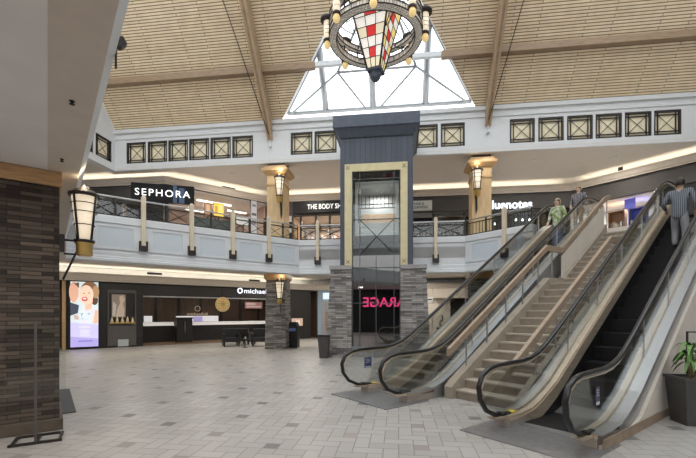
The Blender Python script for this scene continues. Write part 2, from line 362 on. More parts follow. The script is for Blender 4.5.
# post positions along each straight run (frame, y, x list)
RUNS = [
    ('left', AA, BE, [.9]+post_pts((143, 191, 232, 268), AA, BE), inv(CL, AA)[0]),
    ('backleft', A1, TE, [inv(CL, A1)[0]]+post_pts((318,), A1, TE), NL),
    ('backright', A1, TE, [NR]+post_pts((435.5,), A1, TE), inv(CR, A1)[0]),
    ('right', AC, AE, [inv(CR, AC)[0]]+post_pts((505.5,), AC, AE), -6.6)]
def railing(label, runs, kinds):
    root = thing('balcony_railing', label, 'railing', V2(runs[0][1](runs[0][3], runs[0][2]), 4.58) if False else (0, 0, 0), 0)
    return root
rail_lab = {'left': 'long balcony railing with crossed panels and wooden posts below the cosmetics shop',
            'backleft': 'short balcony railing left of the lift tower, before the body care shop',
            'backright': 'short balcony railing just right of the lift tower',
            'right': 'balcony railing of close upright bars left of the escalators'}
for nm, ang, yd, xs, xe in RUNS:
    P = fr(ang); x0 = xs[0] if nm != 'left' else .45
    root = thing('balcony_railing', rail_lab[nm], 'railing', P(x0, yd+.1, 4.58), ang, 'railings along the balcony edge')
    L = xe-x0
    rl = lambda x: x-x0
    m = MB(); m.box(0, L, -.04, .04, .59, .63, None, .008); m.build('top_rail', Mt['steel'], root)
    m = MB(); m.box(0, L, -.02, .02, .47, .505); m.box(0, L, -.02, .02, .03, .065); m.build('rail_bar', Mt['iron'], root)
    cuts = sorted(set([x0]+[x for x in xs[1:]]+[xe]))
    if nm == 'left': cuts = [x0]+xs+[xe]
    for c0, c1 in zip(cuts, cuts[1:]):
        if c1-c0 < .3: continue
        m = MB(); n = max(1, round((c1-c0)/.85)); wv = (c1-c0)/n
        for i in range(n):
            a, b = rl(c0+i*wv), rl(c0+(i+1)*wv)
            m.box(a, a+.03, -.018, .018, 0, .6); m.box(b-.03, b, -.018, .018, 0, .6)
            if nm == 'right':
                q = int((b-a)/.12)
                for k in range(1, q): m.box(a+(b-a)*k/q-.009, a+(b-a)*k/q+.009, -.009, .009, .05, .48)
            else:
                for p, q in (((a, 0, .05), (b, 0, .48)), ((a, 0, .48), (b, 0, .05))): m.bar(p, q, .016)
        m.build('lattice', Mt['iron'], root)
        m = MB(); m.box(rl(c0)+.05, rl(c1)-.05, .035, .042, .03, .57); m.build('glass_panel', Mt['glass'], root)
    for x in xs:
        if x in (NR,) or (nm in ('backleft', 'right') and x == xs[0]): continue
        m = MB(); m.frust(rl(x), -.17, -.84, .70, .06, .065, .065, .065); m.frust(rl(x), -.17, .70, .75, .065, .065, .03, .03)
        po = m.build('post', Mt['post'], root)
        m = MB(); X = rl(x)
        m.box(X-.12, X+.12, -.25, -.102, -1.0, -.845); m.box(X-.12, X-.07, -.25, -.102, -.845, -.70); m.box(X+.07, X+.12, -.25, -.102, -.845, -.70)
        m.build('bracket', Mt['iron'], po)
    # pale recessed panels of the fascia
    for c0, c1 in zip(cuts, cuts[1:]):
        if c1-c0 < 1.2: continue
        m = MB(); P = fr(ang)
        m.box(c0+.02, c1-.02, yd-.014, yd-.001, 3.56, 4.30)
        pn = struct(m.build('trim_fascia_panel', Mt['fascia'], rz=ang))
        m = MB(); lo, hi = c0+.02, c1-.02
        m.box(lo, lo+.26, yd-.034, yd-.0145, 3.56, 4.30); m.box(hi-.26, hi, yd-.034, yd-.0145, 3.56, 4.30)
        m.box(lo+.26, hi-.26, yd-.034, yd-.0145, 3.56, 3.64); m.box(lo+.26, hi-.26, yd-.034, yd-.0145, 4.24, 4.30)
        m.build('panel_frame', Mt['white'], pn)
# slab that passes over the camera on the left
m = MB()
m.prism([(.36, 3.62), (.44, 3.75), (.44, 4.6), (.30, 4.6), (.30, 3.62)], lambda p, q, d: (p, d, q), -9, BE-.02); struct(m.build('trim_near_edge', Mt['white'], rz=AA))
m = MB(); m.box(0.0, .355, -9, 13.3, 3.58, 3.755); struct(m.build('trim_near_soffit', Mt['beige'], rz=AA))
m = MB(); m.box(-11.9, .0, -9, 13.3, 3.582, 3.755); struct(m.build('ceiling_near', Mt['plaster'], rz=AA))
# ------------------------------------------------------------------ clerestory, roof, skylight
sL = on_plane(115, 150, A1, TW)[0]; sR = 2*SC-sL+.55
EV = EYE+.513*17.05
zt = EV
WZ0, WZ1 = 8.72, 9.72
wins = [on_plane(u, 150, A1, TW)[0] for u in (136, 157.3, 178, 199, 220.5, 242.5)] + [on_plane(u, 150, A1, TW)[0] for u in (301.5, 325.5)]
wins += [on_plane(u, 150, A1, TW)[0] for u in (426, 452.8)] + [on_plane(u, 150, A1, TW)[0] for u in (522.3, 551, 580, 608.8, 638.3, 667.8)]
def zwin(s):   # sill and head measured level
    return WZ0, WZ1
HW = .50
def wall_with_holes(name, x0, x1, z0, z1, y0, y1, holes, m_, ang):
    mb = MB(); hs = sorted(holes); x = x0
    hz0, hz1 = WZ0, WZ1
    mb.box(x0, x1, y0, y1, z0, hz0); mb.box(x0, x1, y0, y1, hz1, z1)
    for h in hs:
        mb.box(x, h-HW, y0, y1, hz0, hz1); x = h+HW
    mb.box(x, x1, y0, y1, hz0, hz1)
    return struct(mb.build(name, m_, rz=ang))
wall_with_holes('wall_back', sL, NL-.1, ZU, zt, TW, TW+.35, [x for x in wins if x < NL], Mt['white'], A1)
wall_with_holes('wall_back_right', NR+.1, sR, ZU, zt, TW, TW+.35, [x for x in wins if x > NR], Mt['white'], A1)
m = MB(); m.box(NL-.1, NR+.1, TW, TW+.35, ZU, zt); struct(m.build('wall_back_centre', Mt['white'], rz=A1))
m = MB(); m.box(sL, sR, TW-.10, TW-.002, zt-.22, zt-.12); m.box(sL, sR, TW-.05, TW-.002, zt-.5, zt-.46); struct(m.build('trim_eave', Mt['white'], rz=A1))
m = MB(); m.box(sL, NL-.2, TW-.03, TW-.002, ZU+.001, ZU+.1);  m.box(NR+.2, sR, TW-.03, TW-.002, ZU+.001, ZU+.1); struct(m.build('trim_clerestory_foot', Mt['white'], rz=A1))
def art_window(i, x, y, z0, z1, ang):
    o = MB(); h = HW
    o.box(x-h+.04, x+h-.04, y+.12, y+.14, z0+.03, z1-.03)
    root = o.build('window_%d' % i, Mt['artglass'], rz=ang); struct(root)
    f = MB(); zc = (z0+z1)/2; hh = (z1-z0)/2; a, b = y+.03, y+.11
    f.box(x-h, x+h, a, b, z0, z0+.07); f.box(x-h, x+h, a, b, z1-.07, z1); f.box(x-h, x-h+.07, a, b, z0+.07, z1-.07); f.box(x+h-.07, x+h, a, b, z0+.07, z1-.07)
    q = .17
    for e in (-1, 1):
        f.box(x+e*(h-q)-.015, x+e*(h-q)+.015, a+.01, b-.01, z0+.07, z1-.07)
        f.box(x-h+.07, x+h-.07, a+.012, b-.012, zc+e*(hh-q)-.015, zc+e*(hh-q)+.015)
    w_ = h-q
    for e in (-1, 1): f.bar((x-w_, a+.04, zc-e*(hh-q)), (x+w_, a+.04, zc+e*(hh-q)), .02)
    f.build('window_frame', Mt['iron'], root)
for i, x in enumerate(wins): art_window(i+1, x, TW, WZ0, WZ1, A1)
# end walls of the roofed hall
SL_ = 1.2
TOPT = 12.2; TOPZ = EV+SL_*(TW-TOPT)
gab = lambda y0: [(y0, ZU), (TW, ZU), (TW, EV), (TOPT, TOPZ), (2, TOPZ), (y0, EV)]
def endwall(name, s0, s1, holes, hx):
    m = MB()
    g = [(-2.5, WZ1), (TW+.35, WZ1), (TW+.35, EV), (TW, EV), (TOPT, TOPZ), (2.3, TOPZ), (-2.5, EV)]
    f = lambda p, q, d: (d, p, q)
    m.prism(g, f, s0, s1)
    m.box(s0, s1, -2.5, TW+.35, ZU, WZ0)
    y = -2.5
    for h in sorted(holes):
        m.box(s0, s1, y, h-HW, WZ0, WZ1); y = h+HW
    m.box(s0, s1, y, TW+.35, WZ0, WZ1)
    struct(m.build(name, Mt['white'], rz=A1))
lw = [16.35-1.13*k for k in range(6)]
endwall('wall_left', sL-.35, sL-.002, lw, 0)
endwall('wall_right', sR+.002, sR+.35, lw, 0)
for k, y in enumerate(lw):
    art_window(21+k, y, -sL, WZ0, WZ1, A1+R(90))
    art_window(31+k, -y, sR, WZ0, WZ1, A1-R(90))
def roof_hit(u, v, off=0):
    dx, dy = inv(((u-348)/F, 1), A1); dz = (HOR-v)/F
    k = (EV-EYE+SL_*TW+off)/(dz+SL_*dy)
    return dx*k, dy*k
q = [roof_hit(282, 117.5), roof_hit(475.5, 104), roof_hit(407, -24), roof_hit(351, -24)]
q[0] = (q[0][0], TW); q[1] = (q[1][0], TW)
tt = (q[2][1]+q[3][1])/2; q[2] = (q[2][0], tt); q[3] = (q[3][0], tt)
rz_ = lambda t: EV+SL_*(TW-t)
def roofpoly(pts, name):
    m = MB(); nrm = Vector((0, SL_, 1)).normalized()*.25
    a = [m.bm.verts.new((s, t, rz_(t))) for s, t in pts]; b = [m.bm.verts.new((s, t+nrm.y, rz_(t)+nrm.z)) for s, t in pts]
    fs = [m.bm.faces.new(a), m.bm.faces.new(b[::-1])]
    for i in range(len(pts)): fs.append(m.bm.faces.new((a[i], b[i], b[(i+1) % len(pts)], a[(i+1) % len(pts)])))
    bmesh.ops.recalc_face_normals(m.bm, faces=fs)
    return struct(m.build(name, Mt['planks'], rz=A1))
roofpoly([(sL, TW), q[0], q[3], (q[3][0], TOPT), (sL, TOPT)], 'roof_left')
roofpoly([q[1], (sR, TW), (sR, TOPT), (q[2][0], TOPT), q[2]], 'roof_right')
roofpoly([q[3], q[2], (q[2][0], TOPT), (q[3][0], TOPT)], 'roof_top')
m = MB(); nrm = Vector((0, SL_, 1)).normalized()
f0 = lambda s, t, h: (s, t+nrm.y*h, rz_(t)+nrm.z*h)
m2 = MB()
for (a, b) in ((q[0], q[3]), (q[1], q[2])):      # well walls of the skylight
    sg = 1 if a is q[1] else -1
    m2.face([f0(*a, .0), f0(*b, .0), f0(*b, 1.1), f0(*a, 1.1)]); m2.face([f0(a[0]+sg*.1, a[1], .0), f0(a[0]+sg*.1, a[1], 1.1), f0(b[0]+sg*.1, b[1], 1.1), f0(b[0]+sg*.1, b[1], .0)])
m2.face([f0(*q[3], .0), f0(*q[2], .0), f0(*q[2], 1.1), f0(*q[3], 1.1)])
struct(m2.build('trim_skylight_well', Mt['white'], rz=A1))
sky = MB(); H = 1.05
bl, br, tr_, tl = q[0], q[1], q[2], q[3]
sky.face([f0(bl[0]-.02, bl[1]+.0, H+.06), f0(br[0]+.02, br[1], H+.06), f0(tr_[0], tr_[1], H+.06), f0(tl[0], tl[1], H+.06)])
root = struct(sky.build('window_skylight', Mt['skyglass'], rz=A1))
fm = MB()
lerp = lambda a, b, k: (a[0]+(b[0]-a[0])*k, a[1]+(b[1]-a[1])*k)
for k in (.22, .48, .76):
    x = bl[0]+(br[0]-bl[0])*k
    # upright bar runs up the slope until it meets a raking side
    t_ = bl[1]
    kk = 1.0
    for it in range(200):
        kk = it/200; l = lerp(bl, tl, kk)[0]; r_ = lerp(br, tr_, kk)[0]
        if not (l < x < r_): break
    fm.bar(f0(x, t_, H), f0(x, lerp(bl, tl, kk)[1], H),   .2, .18)
fm.bar(f0(bl[0], bl[1], H), f0(tl[0], tl[1], H), .12); fm.bar(f0(br[0], br[1], H), f0(tr_[0], tr_[1], H), .12)
fm.bar(f0(bl[0], bl[1]+.02, H), f0(br[0], br[1]+.02, H), .14)
n1, n2 = lerp(lerp(bl, br, .25), tl, .33), lerp(lerp(bl, br, .73), tr_, .33)
e1_, e2_ = lerp(bl, br, .03), lerp(bl, br, .97)
for a, b in ((n1, e1_), (n2, e2_), (n1, lerp(bl, br, .44)), (n2, lerp(bl, br, .52)), (n1, n2), (n1, lerp(tl, tr_, .45)), (n2, lerp(tl, tr_, .55))):
    fm.bar(f0(*a, H-.08), f0(*b, H-.08), .085)
fm.build('glazing_bars', Mt['cabgrey'], root)
# purlin and beams
tp = roof_hit(378, 57)[1]
kp = (TW-tp)/(TW-q[3][1]); pl_, pr_ = lerp(q[0], q[3], kp)[0], lerp(q[1], q[2], kp)[0]
for nm_, x0, x1, mt, h in (('roof_purlin_left', sL, pl_+.22, 'purlin', .11), ('roof_purlin_right', pr_-.22, sR, 'purlin', .11), ('roof_purlin_steel', pl_+.23, pr_-.23, 'cabgrey', .08)):
    m = MB(); m.box(x0, x1, tp-h, tp+h, rz_(tp)-.02-2.3*h, rz_(tp)-.02); struct(m.build(nm_, Mt[mt], rz=A1))
for u, v, lab in ((270, 140, 'sloping timber roof beam left of the lift tower'), (488, 126, 'sloping timber roof beam right of the lift tower')):
    s_, zb = on_plane(u, v, A1, 16.98)
    root = thing('roof_beam', lab, 'roof beam', P1(s_, 16.98, zb), A1, 'timber roof beams')
    m = MB(); up = EV+SL_*.07-zb-.05; Ld = 4.7
    m.prism([(0, 0), (-Ld, SL_*Ld), (-Ld, SL_*Ld+up), (0, up)], lambda p, q_, d: (d, p, q_), -.10, .10); m.build('timber', Mt['beam'], root)
    m = MB(); m.prism([(0, -.02), (-Ld, SL_*Ld-.02), (-Ld, SL_*Ld+.12), (0, .12)], lambda p, q_, d: (d, p, q_), -.12, .12); m.build('flange', mat('beam_face', (.47, .335, .205), .5, var=.2, scale=4, stretch=(6, .8, .8)), root)
    m = MB(); m.prism([(0, -.028), (-Ld, SL_*Ld-.028), (-Ld, SL_*Ld-.021), (0, -.021)], lambda p, q_, d: (d, p, q_), -.045, .045); m.build('groove', Mt['base'], root)
    m = MB(); m.tube([(0, -.02, -.28), (0, -.02, .0)], .025, 8); m.lathe([(0.0, -.36), (.06, -.33), (.08, -.27), (.05, -.2), (.02, -.17)], 0, -.02, 10); m.build('finial', Mt['white'], root)
    sg = -1 if u < 378 else 1
    m = MB(); m.tube([(sg*-.02, -.25, .15), (sg*.75, -2.2, 3.4), (sg*1.3, -3.6, 5.6)], .018, 6); m.build('cable', Mt['iron'], root)
# upper gallery ceiling
def ceil_piece(name, x0, x1, y0, y1): m = MB(); m.box(x0, x1, y0, y1, ZU-.02, ZU-.001 if False else ZU); struct(m.build(name, Mt['cream'], rz=A1))
m = MB(); m.box(-34, sL-.36, -16, 40, ZU+.15, ZU+.35); struct(m.build('ceiling_upper_left', Mt['cream'], rz=A1))
m = MB(); m.box(sR+.36, 34, -16, 40, ZU+.15, ZU+.35); struct(m.build('ceiling_upper_right', Mt['cream'], rz=A1))
m = MB(); m.box(sL-.355, sR+.355, TW+.36, 40, ZU+.15, ZU+.35); struct(m.build('ceiling_upper', Mt['cream'], rz=A1))
m = MB(); m.box(sL-.355, sR+.355, TW-.001, TW+.37, ZU-.015, ZU+.149); struct(m.build('trim_clerestory_soffit', Mt['cream'], rz=A1))
# the front slope of the roof behind the camera and its wall
m = MB()
a = [(sL, 2.0, TOPZ), (sR, 2.0, TOPZ), (sR, -2.5, EV), (sL, -2.5, EV)]
m.face(a); m.face([(x, y, z+.2) for x, y, z in a[::-1]]); struct(m.build('roof_front', Mt['planks'], rz=A1))
# ------------------------------------------------------------------ upper shopfronts and bulkheads
BU, TU, AU = 20.5, 21.47, 21.4
k1 = on_plane(165, 170, AA, BU)[0]; K1 = PA(k1, BU); K0 = K1-Vector((math.cos(A1), math.sin(A1), 0))*16
K2 = isect(AA, BU, A1, TU); K3 = isect(A1, TU, AC, AU); K4 = PA(AU, -9)
upath = [K0, K1, K2, K3, K4]
m = MB(); sweep(m, upath, [(-.15, 7.93), (.0, 7.93), (.0, 8.0), (.05, 8.02), (.05, 8.22), (.09, 8.24), (.09, 8.28), (-.15, 8.28)]); struct(m.build('trim_upper_bulkhead', Mt['beige']))
m = MB(); sweep(m, [K0, K1], rect(-.42, -.16, 7.15, 7.90)); struct(m.build('wall_sign_band_left', Mt['greyband']))
m = MB(); sweep(m, [K2, K3, K4], [(-.42, 7.15), (-.16, 7.15), (-.16, 7.90), (-.42, 7.90)]); struct(m.build('wall_upper_sign_band', Mt['greyband']))
m = MB(); sweep(m, upath, [(-.9, 7.91), (-.16, 7.91), (-.16, 7.96), (-.8, 7.96), (-.8, 8.545), (-.9, 8.545)]); struct(m.build('trim_upper_cove', Mt['white']))
m = MB(); sweep(m, upath, rect(-.16, -.02, 7.915, 7.93)); struct(m.build('trim_upper_shadow_gap', Mt['iron']))
for p, q_ in zip(upath, upath[1:]):
    d = (q_-p); L = d.length; ang = math.atan2(d.y, d.x); c = (p+q_)/2
    nin = Vector((-d.y, d.x, 0)).normalized()
    pos = c+nin*.42
    area((pos.x, pos.y, 8.06), L*.96, .12, COVE*1.5*L/2, (1, .9, .72), (R(-165), 0, ang))
# lower shopfront bulkhead + cove
BL, TL, AL = 20.9, 24.3, 20.9
J0 = PA(-8, BL); J1 = isect(AA, BL, A1, TL); J2 = isect(A1, TL, AC, AL); J3 = PA(AL, -9)
lpath = [J0, J1, J2, J3]
m = MB(); sweep(m, lpath, [(-.12, 3.06), (0, 3.06), (0, 3.12), (.04, 3.14), (.04, 3.36), (.07, 3.38), (.07, 3.42), (-.12, 3.42)]); struct(m.build('trim_lower_bulkhead', Mt['beige']))
m = MB(); sweep(m, lpath, [(-.95, 3.12), (-.12, 3.12), (-.12, 3.16), (-.85, 3.16), (-.85, 3.75), (-.95, 3.75)]); struct(m.build('trim_lower_cove', Mt['white']))
for p, q_ in zip(lpath, lpath[1:]):
    d = (q_-p); L = d.length; ang = math.atan2(d.y, d.x); c = (p+q_)/2
    nin = Vector((-d.y, d.x, 0)).normalized(); pos = c+nin*.42
    area((pos.x, pos.y, 3.24), L*.96, .12, COVE*2.6*L/3, (1, .9, .72), (R(-165), 0, ang))
# lower walls
LW = 21.2
UA = lambda u, v=300: on_plane(u, v, AA, LW)
def wallbox(name, x0, x1, z0, z1, mt, y0=LW, y1=LW+.3, ang=AA):
    m = MB(); m.box(x0, x1, y0, y1, z0, z1); return struct(m.build(name, mt, rz=ang))
a66, a143, a288 = UA(66)[0], UA(143)[0], UA(287)[0]; aEnd = inv(J1, AA)[0]-.15
wallbox('wall_shop_left', a66, a143, 0, 3.1, Mt['darkwall'])
wallbox('wall_shop_band', a143, a288, UA(200, 297)[1], 3.1, Mt['darkwall'])
wallbox('wall_shop_right', a288, aEnd, 0, 3.1, Mt['darkwall'])
wallbox('door_1', UA(62)[0], a66-.01, 0, 3.1, Mt['wood'], LW-.05, LW+.2)
wallbox('wall_far_left', -10, UA(62)[0]-.01, 0, 3.4, Mt['brownwall'], LW+1.5, LW+1.8)
wallbox('trim_shop_opening', a143, a288, UA(200, 297)[1]-.06, UA(200, 297)[1]-.002, Mt['steel'], LW-.03, LW+.1)
m = MB(); sweep(m, [J1, J2], rect(-.65, -.35, 0, 3.4)); struct(m.build('wall_lower_back', Mt['darkwall']))
m = MB(); sweep(m, [J2, J3], rect(-.65, -.35, 0, 3.4)); struct(m.build('wall_lower_right', Mt['wallbeige']))
# closing walls far behind everything
m = MB(); m.box(-34, 34, 43.5, 44, 0, 9); m.box(-34, 34, -16, -15.5, 0, 9); m.box(-34, -33.5, -15.5, 43.5, 0, 9); m.box(33.5, 34, -15.5, 43.5, 0, 9)
struct(m.build('wall_far', Mt['plaster'], rz=A1))
# ------------------------------------------------------------------ columns
def wall_lantern(label, loc, rz, sc=1.0, group='wall lanterns on the columns', arm=.45, tail=True):
    root = thing('wall_lantern', label, 'wall lamp', loc, rz, group)   # local: wall behind at +y, lamp hangs at -y
    n = 8
    m = MB(); m.box(-.05*sc, .05*sc, -.06, 0, -.12*sc, .12*sc)
    if tail: m.prism([(-.03*sc, .0), (.03*sc, 0), (.045*sc, -.55*sc), (0, -.72*sc), (-.02*sc, -.55*sc)], lambda p, q, d: (p, d, q), -.05, -.005)
    m.build('wall_plate', Mt['iron'], root)
    m = MB(); m.tube([(0, -.05, .05*sc), (0, -arm, .05*sc)], .016*sc, 6); m.tube([(0, -.05, -.14*sc), (0, -arm, -.14*sc)], .014*sc, 6)
    m.tube([(0, -.04, -.5*sc), (0, -.12, -.3*sc), (0, -arm*.8, -.02*sc)], .014*sc, 6); m.build('arm', Mt['black'], root)
    m = MB(); m.lathe([(.075*sc, -.16*sc), (.10*sc, -.14*sc), (.10*sc, .0), (.12*sc, .02*sc), (.12*sc, .06*sc)], 0, -arm, 12); m.build('lamp_base', Mt['brass'], root)
    m = MB(); m.lathe([(.085*sc, .065*sc), (.155*sc, .68*sc)], 0, -arm, 16); sh = m.build('lamp_shade', Mt['lampshade'], root)
    m = MB()
    for k in range(4):
        a = math.pi/4+k*math.pi/2
        m.bar((.105*sc*math.cos(a), -arm+.105*sc*math.sin(a), .05*sc), (.185*sc*math.cos(a), -arm+.185*sc*math.sin(a), .72*sc), .022*sc)
    for z, r in ((.28, .125), (.46, .15), (.58, .163)):
        m.tube([(r*sc*math.cos(2*math.pi*k/16), -arm+r*sc*math.sin(2*math.pi*k/16), z*sc) for k in range(17)], .007*sc, 5)
    m.lathe([(.12*sc, .03*sc), (.13*sc, .05*sc), (.13*sc, .07*sc)], 0, -arm, 12)
    m.build('cage', Mt['black'], root)
    m = MB(); m.lathe([(.19*sc, .68*sc), (.20*sc, .72*sc), (.16*sc, .73*sc), (.13*sc, .77*sc), (.06*sc, .80*sc), (.025*sc, .84*sc), (.0, .86*sc)], 0, -arm, 16); m.build('lamp_cap', Mt['iron'], root)
    l = bpy.data.lights.new('lamp_bulb', 'POINT'); l.energy = 4*sc; l.color = (1, .8, .55); l.shadow_soft_size = .05
    o = bpy.data.objects.new('lamp_bulb', l); COL.objects.link(o); o.parent = root; o.location = (0, -arm, .95*sc)
    return root
for nm, a, b, lab in (('left', 8.37, 16.3, 'left'), ('right', 14.97, 9.99, 'right')):
    p = PA(a, b)+(P1(.1, 0) if nm == 'left' else P1(0, 0))
    root = MB(); root.frust(0, 0, 0, 3.1, .48, .48, .43, .43)
    root = struct(root.build('column_lower', Mt['stone'], loc=p, rz=A1))
    tag(root, 'tapered stone column of the lower level at the %s under the balcony' % lab, 'column')
    m = MB(); m.box(-.47, .47, -.47, .47, 3.1, 3.16); m.box(-.52, .52, -.52, .52, 3.16, 3.36, None, .02); m.box(-.45, .45, -.45, .45, 3.36, ZC-.002); m.build('column_cap', Mt['wood'], root)
    root = MB(); root.box(-.40, .40, -.40, .40, ZM, 7.86)
    root = struct(root.build('column_upper', Mt['wood_col'], loc=p, rz=A1))
    tag(root, 'square maple clad column of the upper gallery at the %s of the lift tower' % lab, 'column')
    m = MB(); m.box(-.44, .44, -.44, .44, 7.4, 7.46)
    m.frust(0, 0, 7.86, 8.0, .46, .46, .60, .60); m.box(-.6, .6, -.6, .6, 8.0, 8.12, None, .02); m.box(-.5, .5, -.5, .5, 8.12, 8.25); m.build('column_cap', Mt['wood'], root)
    m = MB(); m.box(-.38, .38, -.38, .38, 8.25, ZU+.145); m.build('column_neck', Mt['iron'], root)
    q_ = inv(p, A1)
    wall_lantern('lit lantern on the %s maple column of the upper gallery' % lab, P1(q_[0]+(.26 if nm == 'left' else -.24), q_[1]-.41, 6.75), A1, 1.25, arm=.26)
    if nm == 'left': wall_lantern('lit lantern on the stone column beside the jewellery shop', P1(q_[0]+.28, q_[1]-.46, 2.2), A1, 1.15, arm=.26, tail=False)
    area(p+Vector((.1, -.95, 8.3)), .25, .25, 5)
# near column, bottom left
bc = 6.74
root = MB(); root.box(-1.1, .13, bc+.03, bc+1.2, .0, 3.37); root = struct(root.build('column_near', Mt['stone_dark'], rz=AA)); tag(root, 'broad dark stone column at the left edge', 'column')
m = MB(); m.box(-1.16, .17, bc-.03, bc+1.26, .0, .16, None, .01); m.build('column_base', mat('dark_plinth', (.10, .08, .06), .6, var=.2), root)
m = MB(); m.box(-1.13, .16, bc, bc+1.23, 3.375, 3.575, None, .008); m.build('column_trim', Mt['wood'], root)
wall_lantern('large lit lantern on an arm from the near dark column', PA(.13, bc+.05, 2.60), AA+R(90), 1.02, arm=.29, tail=False)
# ------------------------------------------------------------------ lift tower
t0 = 14.35
root = thing('lift_tower', 'tall slate grey lift tower with gold framed glass front on stone piers', 'lift', P1(SC, t0), A1)
X = lambda u: on_plane(u, 250, A1, t0)[0]-SC
Zt = lambda u, v: on_plane(u, v, A1, t0)[1]
zp = Zt(330, 267); gi0, gi1 = X(352), X(400.5); go0, go1 = X(344.8), X(407.5); zg1 = Zt(376, 171); zg2 = Zt(376, 163.5); ztop = Zt(376, 127); zc1 = Zt(376, 116.5)
m = MB(); D = 2.3
m.box(-SH, go0+.02, 0.02, D, zp+.03, ztop); m.box(go1-.02, SH, 0.02, D, zp+.03, ztop); m.box(go0+.02, go1-.02, .02, D, zg1, ztop)
m.box(go0+.02, go1-.02, D-.08, D, 0, zg1); m.build('shaft_cladding', Mt['tower'], root)
m = MB(); m.frust(0, D/2, ztop-.35, ztop-.05, SH+.02, D/2+.02, SH+.2, D/2+.2); m.box(-SH-.24, SH+.24, -.24, D+.24, ztop-.05, zc1, None, .02); m.build('cornice', Mt['towertrim'], root)
m = MB(); m.box(go0, gi0, -.06, .08, zp+.03, zg2); m.box(gi1, go1, -.06, .08, zp+.03, zg2); m.box(gi0, gi1, -.06, .08, zg1, zg2)
m.build('gold_frame', Mt['gold'], root)
m = MB()
for x, z in ((go0+.12, zg2-.14), (go1-.12, zg2-.14), (go0+.12, zp+.17), (go1-.12, zp+.17)):
        m = MB()
        for dx in (-.05, .05):
            for dz in (-.05, .05): m.box(x+dx-.018, x+dx+.018, -.075, -.06, z+dz-.018, z+dz+.018)
        m.box(x-.035, x+.035, -.066, -.06, z-.035, z+.035); m.build('rosette', Mt['base'], root)
for sg, xi, lab in ((-1, gi0, 'left'), (1, gi1, 'right')):
    xo = X(329) if sg < 0 else X(428)
    m = MB()
    a0, a1 = sorted((xi, xo+sg*.08)); b0, b1 = sorted((xi, xo+sg*-.08))
    m.bm.verts.ensure_lookup_table()
    v = [m.bm.verts.new(p) for p in ((a0, -.25, 0), (a1, -.25, 0), (a1, 1.3, 0), (a0, 1.3, 0), (b0, -.14, zp-.12), (b1, -.14, zp-.12), (b1, 1.2, zp-.12), (b0, 1.2, zp-.12))]
    for qd in ((3, 2, 1, 0), (4, 5, 6, 7), (0, 1, 5, 4), (1, 2, 6, 5), (2, 3, 7, 6), (3, 0, 4, 7)): m.bm.faces.new([v[i] for i in qd])
    pr = m.build('stone_pier', Mt['stone'], root)
    m = MB(); m.box(b0-(.04 if sg < 0 else 0), b1+(.04 if sg > 0 else 0), -.19, 1.22, zp-.12, zp+.03, None, .012); m.build('pier_cap', Mt['stone_cap'], pr)
zs = Zt(376, 347)
m = MB(); m.box(gi0, gi1, -.14, .1, 0, zs, None, .01); m.build('sill', Mt['plate'], root)
zmid = Zt(376, 255)
m = MB(); m.box(gi0, gi1, .06, .075, zmid, zg1); m.build('glass_front', Mt['glass'], root)
m = MB(); m.box(gi0, gi1, .06, .075, zs, zmid); m.build('glass_front', Mt['liftglass'], root)
xa, xb = X(359.8), X(394); zh = [Zt(376, v) for v in (178.5, 219, 254, 267.5, 303, 335)]
m = MB()
for x in (xa, xb, gi0+.02, gi1-.02): m.box(x-.012, x+.012, .0, .05, zs, zg1)
xm = (gi0+gi1)/2
m.box(xm-.012, xm+.012, .0, .05, zs, Zt(376, 252))
for z in zh: m.box(gi0, gi1, .005, .045, z-.012, z+.012)
for p, q_ in (((xa, .02, zh[1]), (xb, .02, zh[2])), ((xb, .02, zh[1]), (xa, .02, zh[2]))): m.bar(p, q_, .022)
m.build('lattice', mat('grey_lattice', (.10, .105, .11), .4, .4), root)
m = MB(); z0, z1 = Zt(376, 230), Zt(376, 180)
for b_ in ((gi0+.06, gi1-.06, .5, 2.0, z0-.1, z0), (gi0+.06, gi1-.06, .5, 2.0, z1, z1+.12), (gi0+.06, gi1-.06, 1.9, 2.0, z0, z1)): m.box(*b_)
cab = m.build('lift_car', Mt['cabgrey'], root)
m = MB()
m.box(gi0+.06, gi0+.16, .48, .56, z0, z1); m.box(gi1-.16, gi1-.06, .48, .56, z0, z1); m.box(gi0+.16, gi1-.16, .48, .56, z0+.22, z0+.38); m.box(gi0+.16, gi1-.16, .48, .56, z1-.12, z1); m.box(gi0+.16, gi1-.16, .48, .56, z0, z0+.2)
m.build('car_frame', Mt['white'], cab)
m = MB(); m.box(gi0+.18, gi1-.18, 1.84, 1.88, z0+.4, z0+1.05); m.build('car_panel', Mt['shelfwood'], cab)
m = MB()
for z in (z0+.95, z0+1.1): m.box(gi0+.2, gi1-.2, .60, .63, z, z+.035)
for k in range(9):
    x = gi0+.3+k*(gi1-gi0-.6)/8; m.box(x-.012, x+.012, .64, .66, z0+1.0, z0+1.45)
m.build('car_handrail', Mt['iron'], cab)
area((0, 1.2, z1-.05), .7, .5, 28, (1, .96, .88), parent=root)
# pink sign of a shop across the hall: the lift glass mirrors it
g = P1(0, 0)
cx = -1.2; cyy = -3.2
sg = thing('shop_sign', 'pink neon shop sign mirrored in the lift glass', 'sign', (cx, cyy, 2.52), R(180)+A1)
m = MB(); m.box(-2.4, 2.4, .02, .10, -.5, .5); m.build('backing', Mt['darkwall'], sg)
text('lettering', 'GARAGE', Mt['neon'], .95, sg, (0, 0, 0), 0, .02, width=.012, fit=(4.3, .8))
m = MB(); m.box(-5, 6, -4.0, -3.7, 0, 3.58); struct(m.build('wall_behind', Mt['darkwall'], rz=A1))
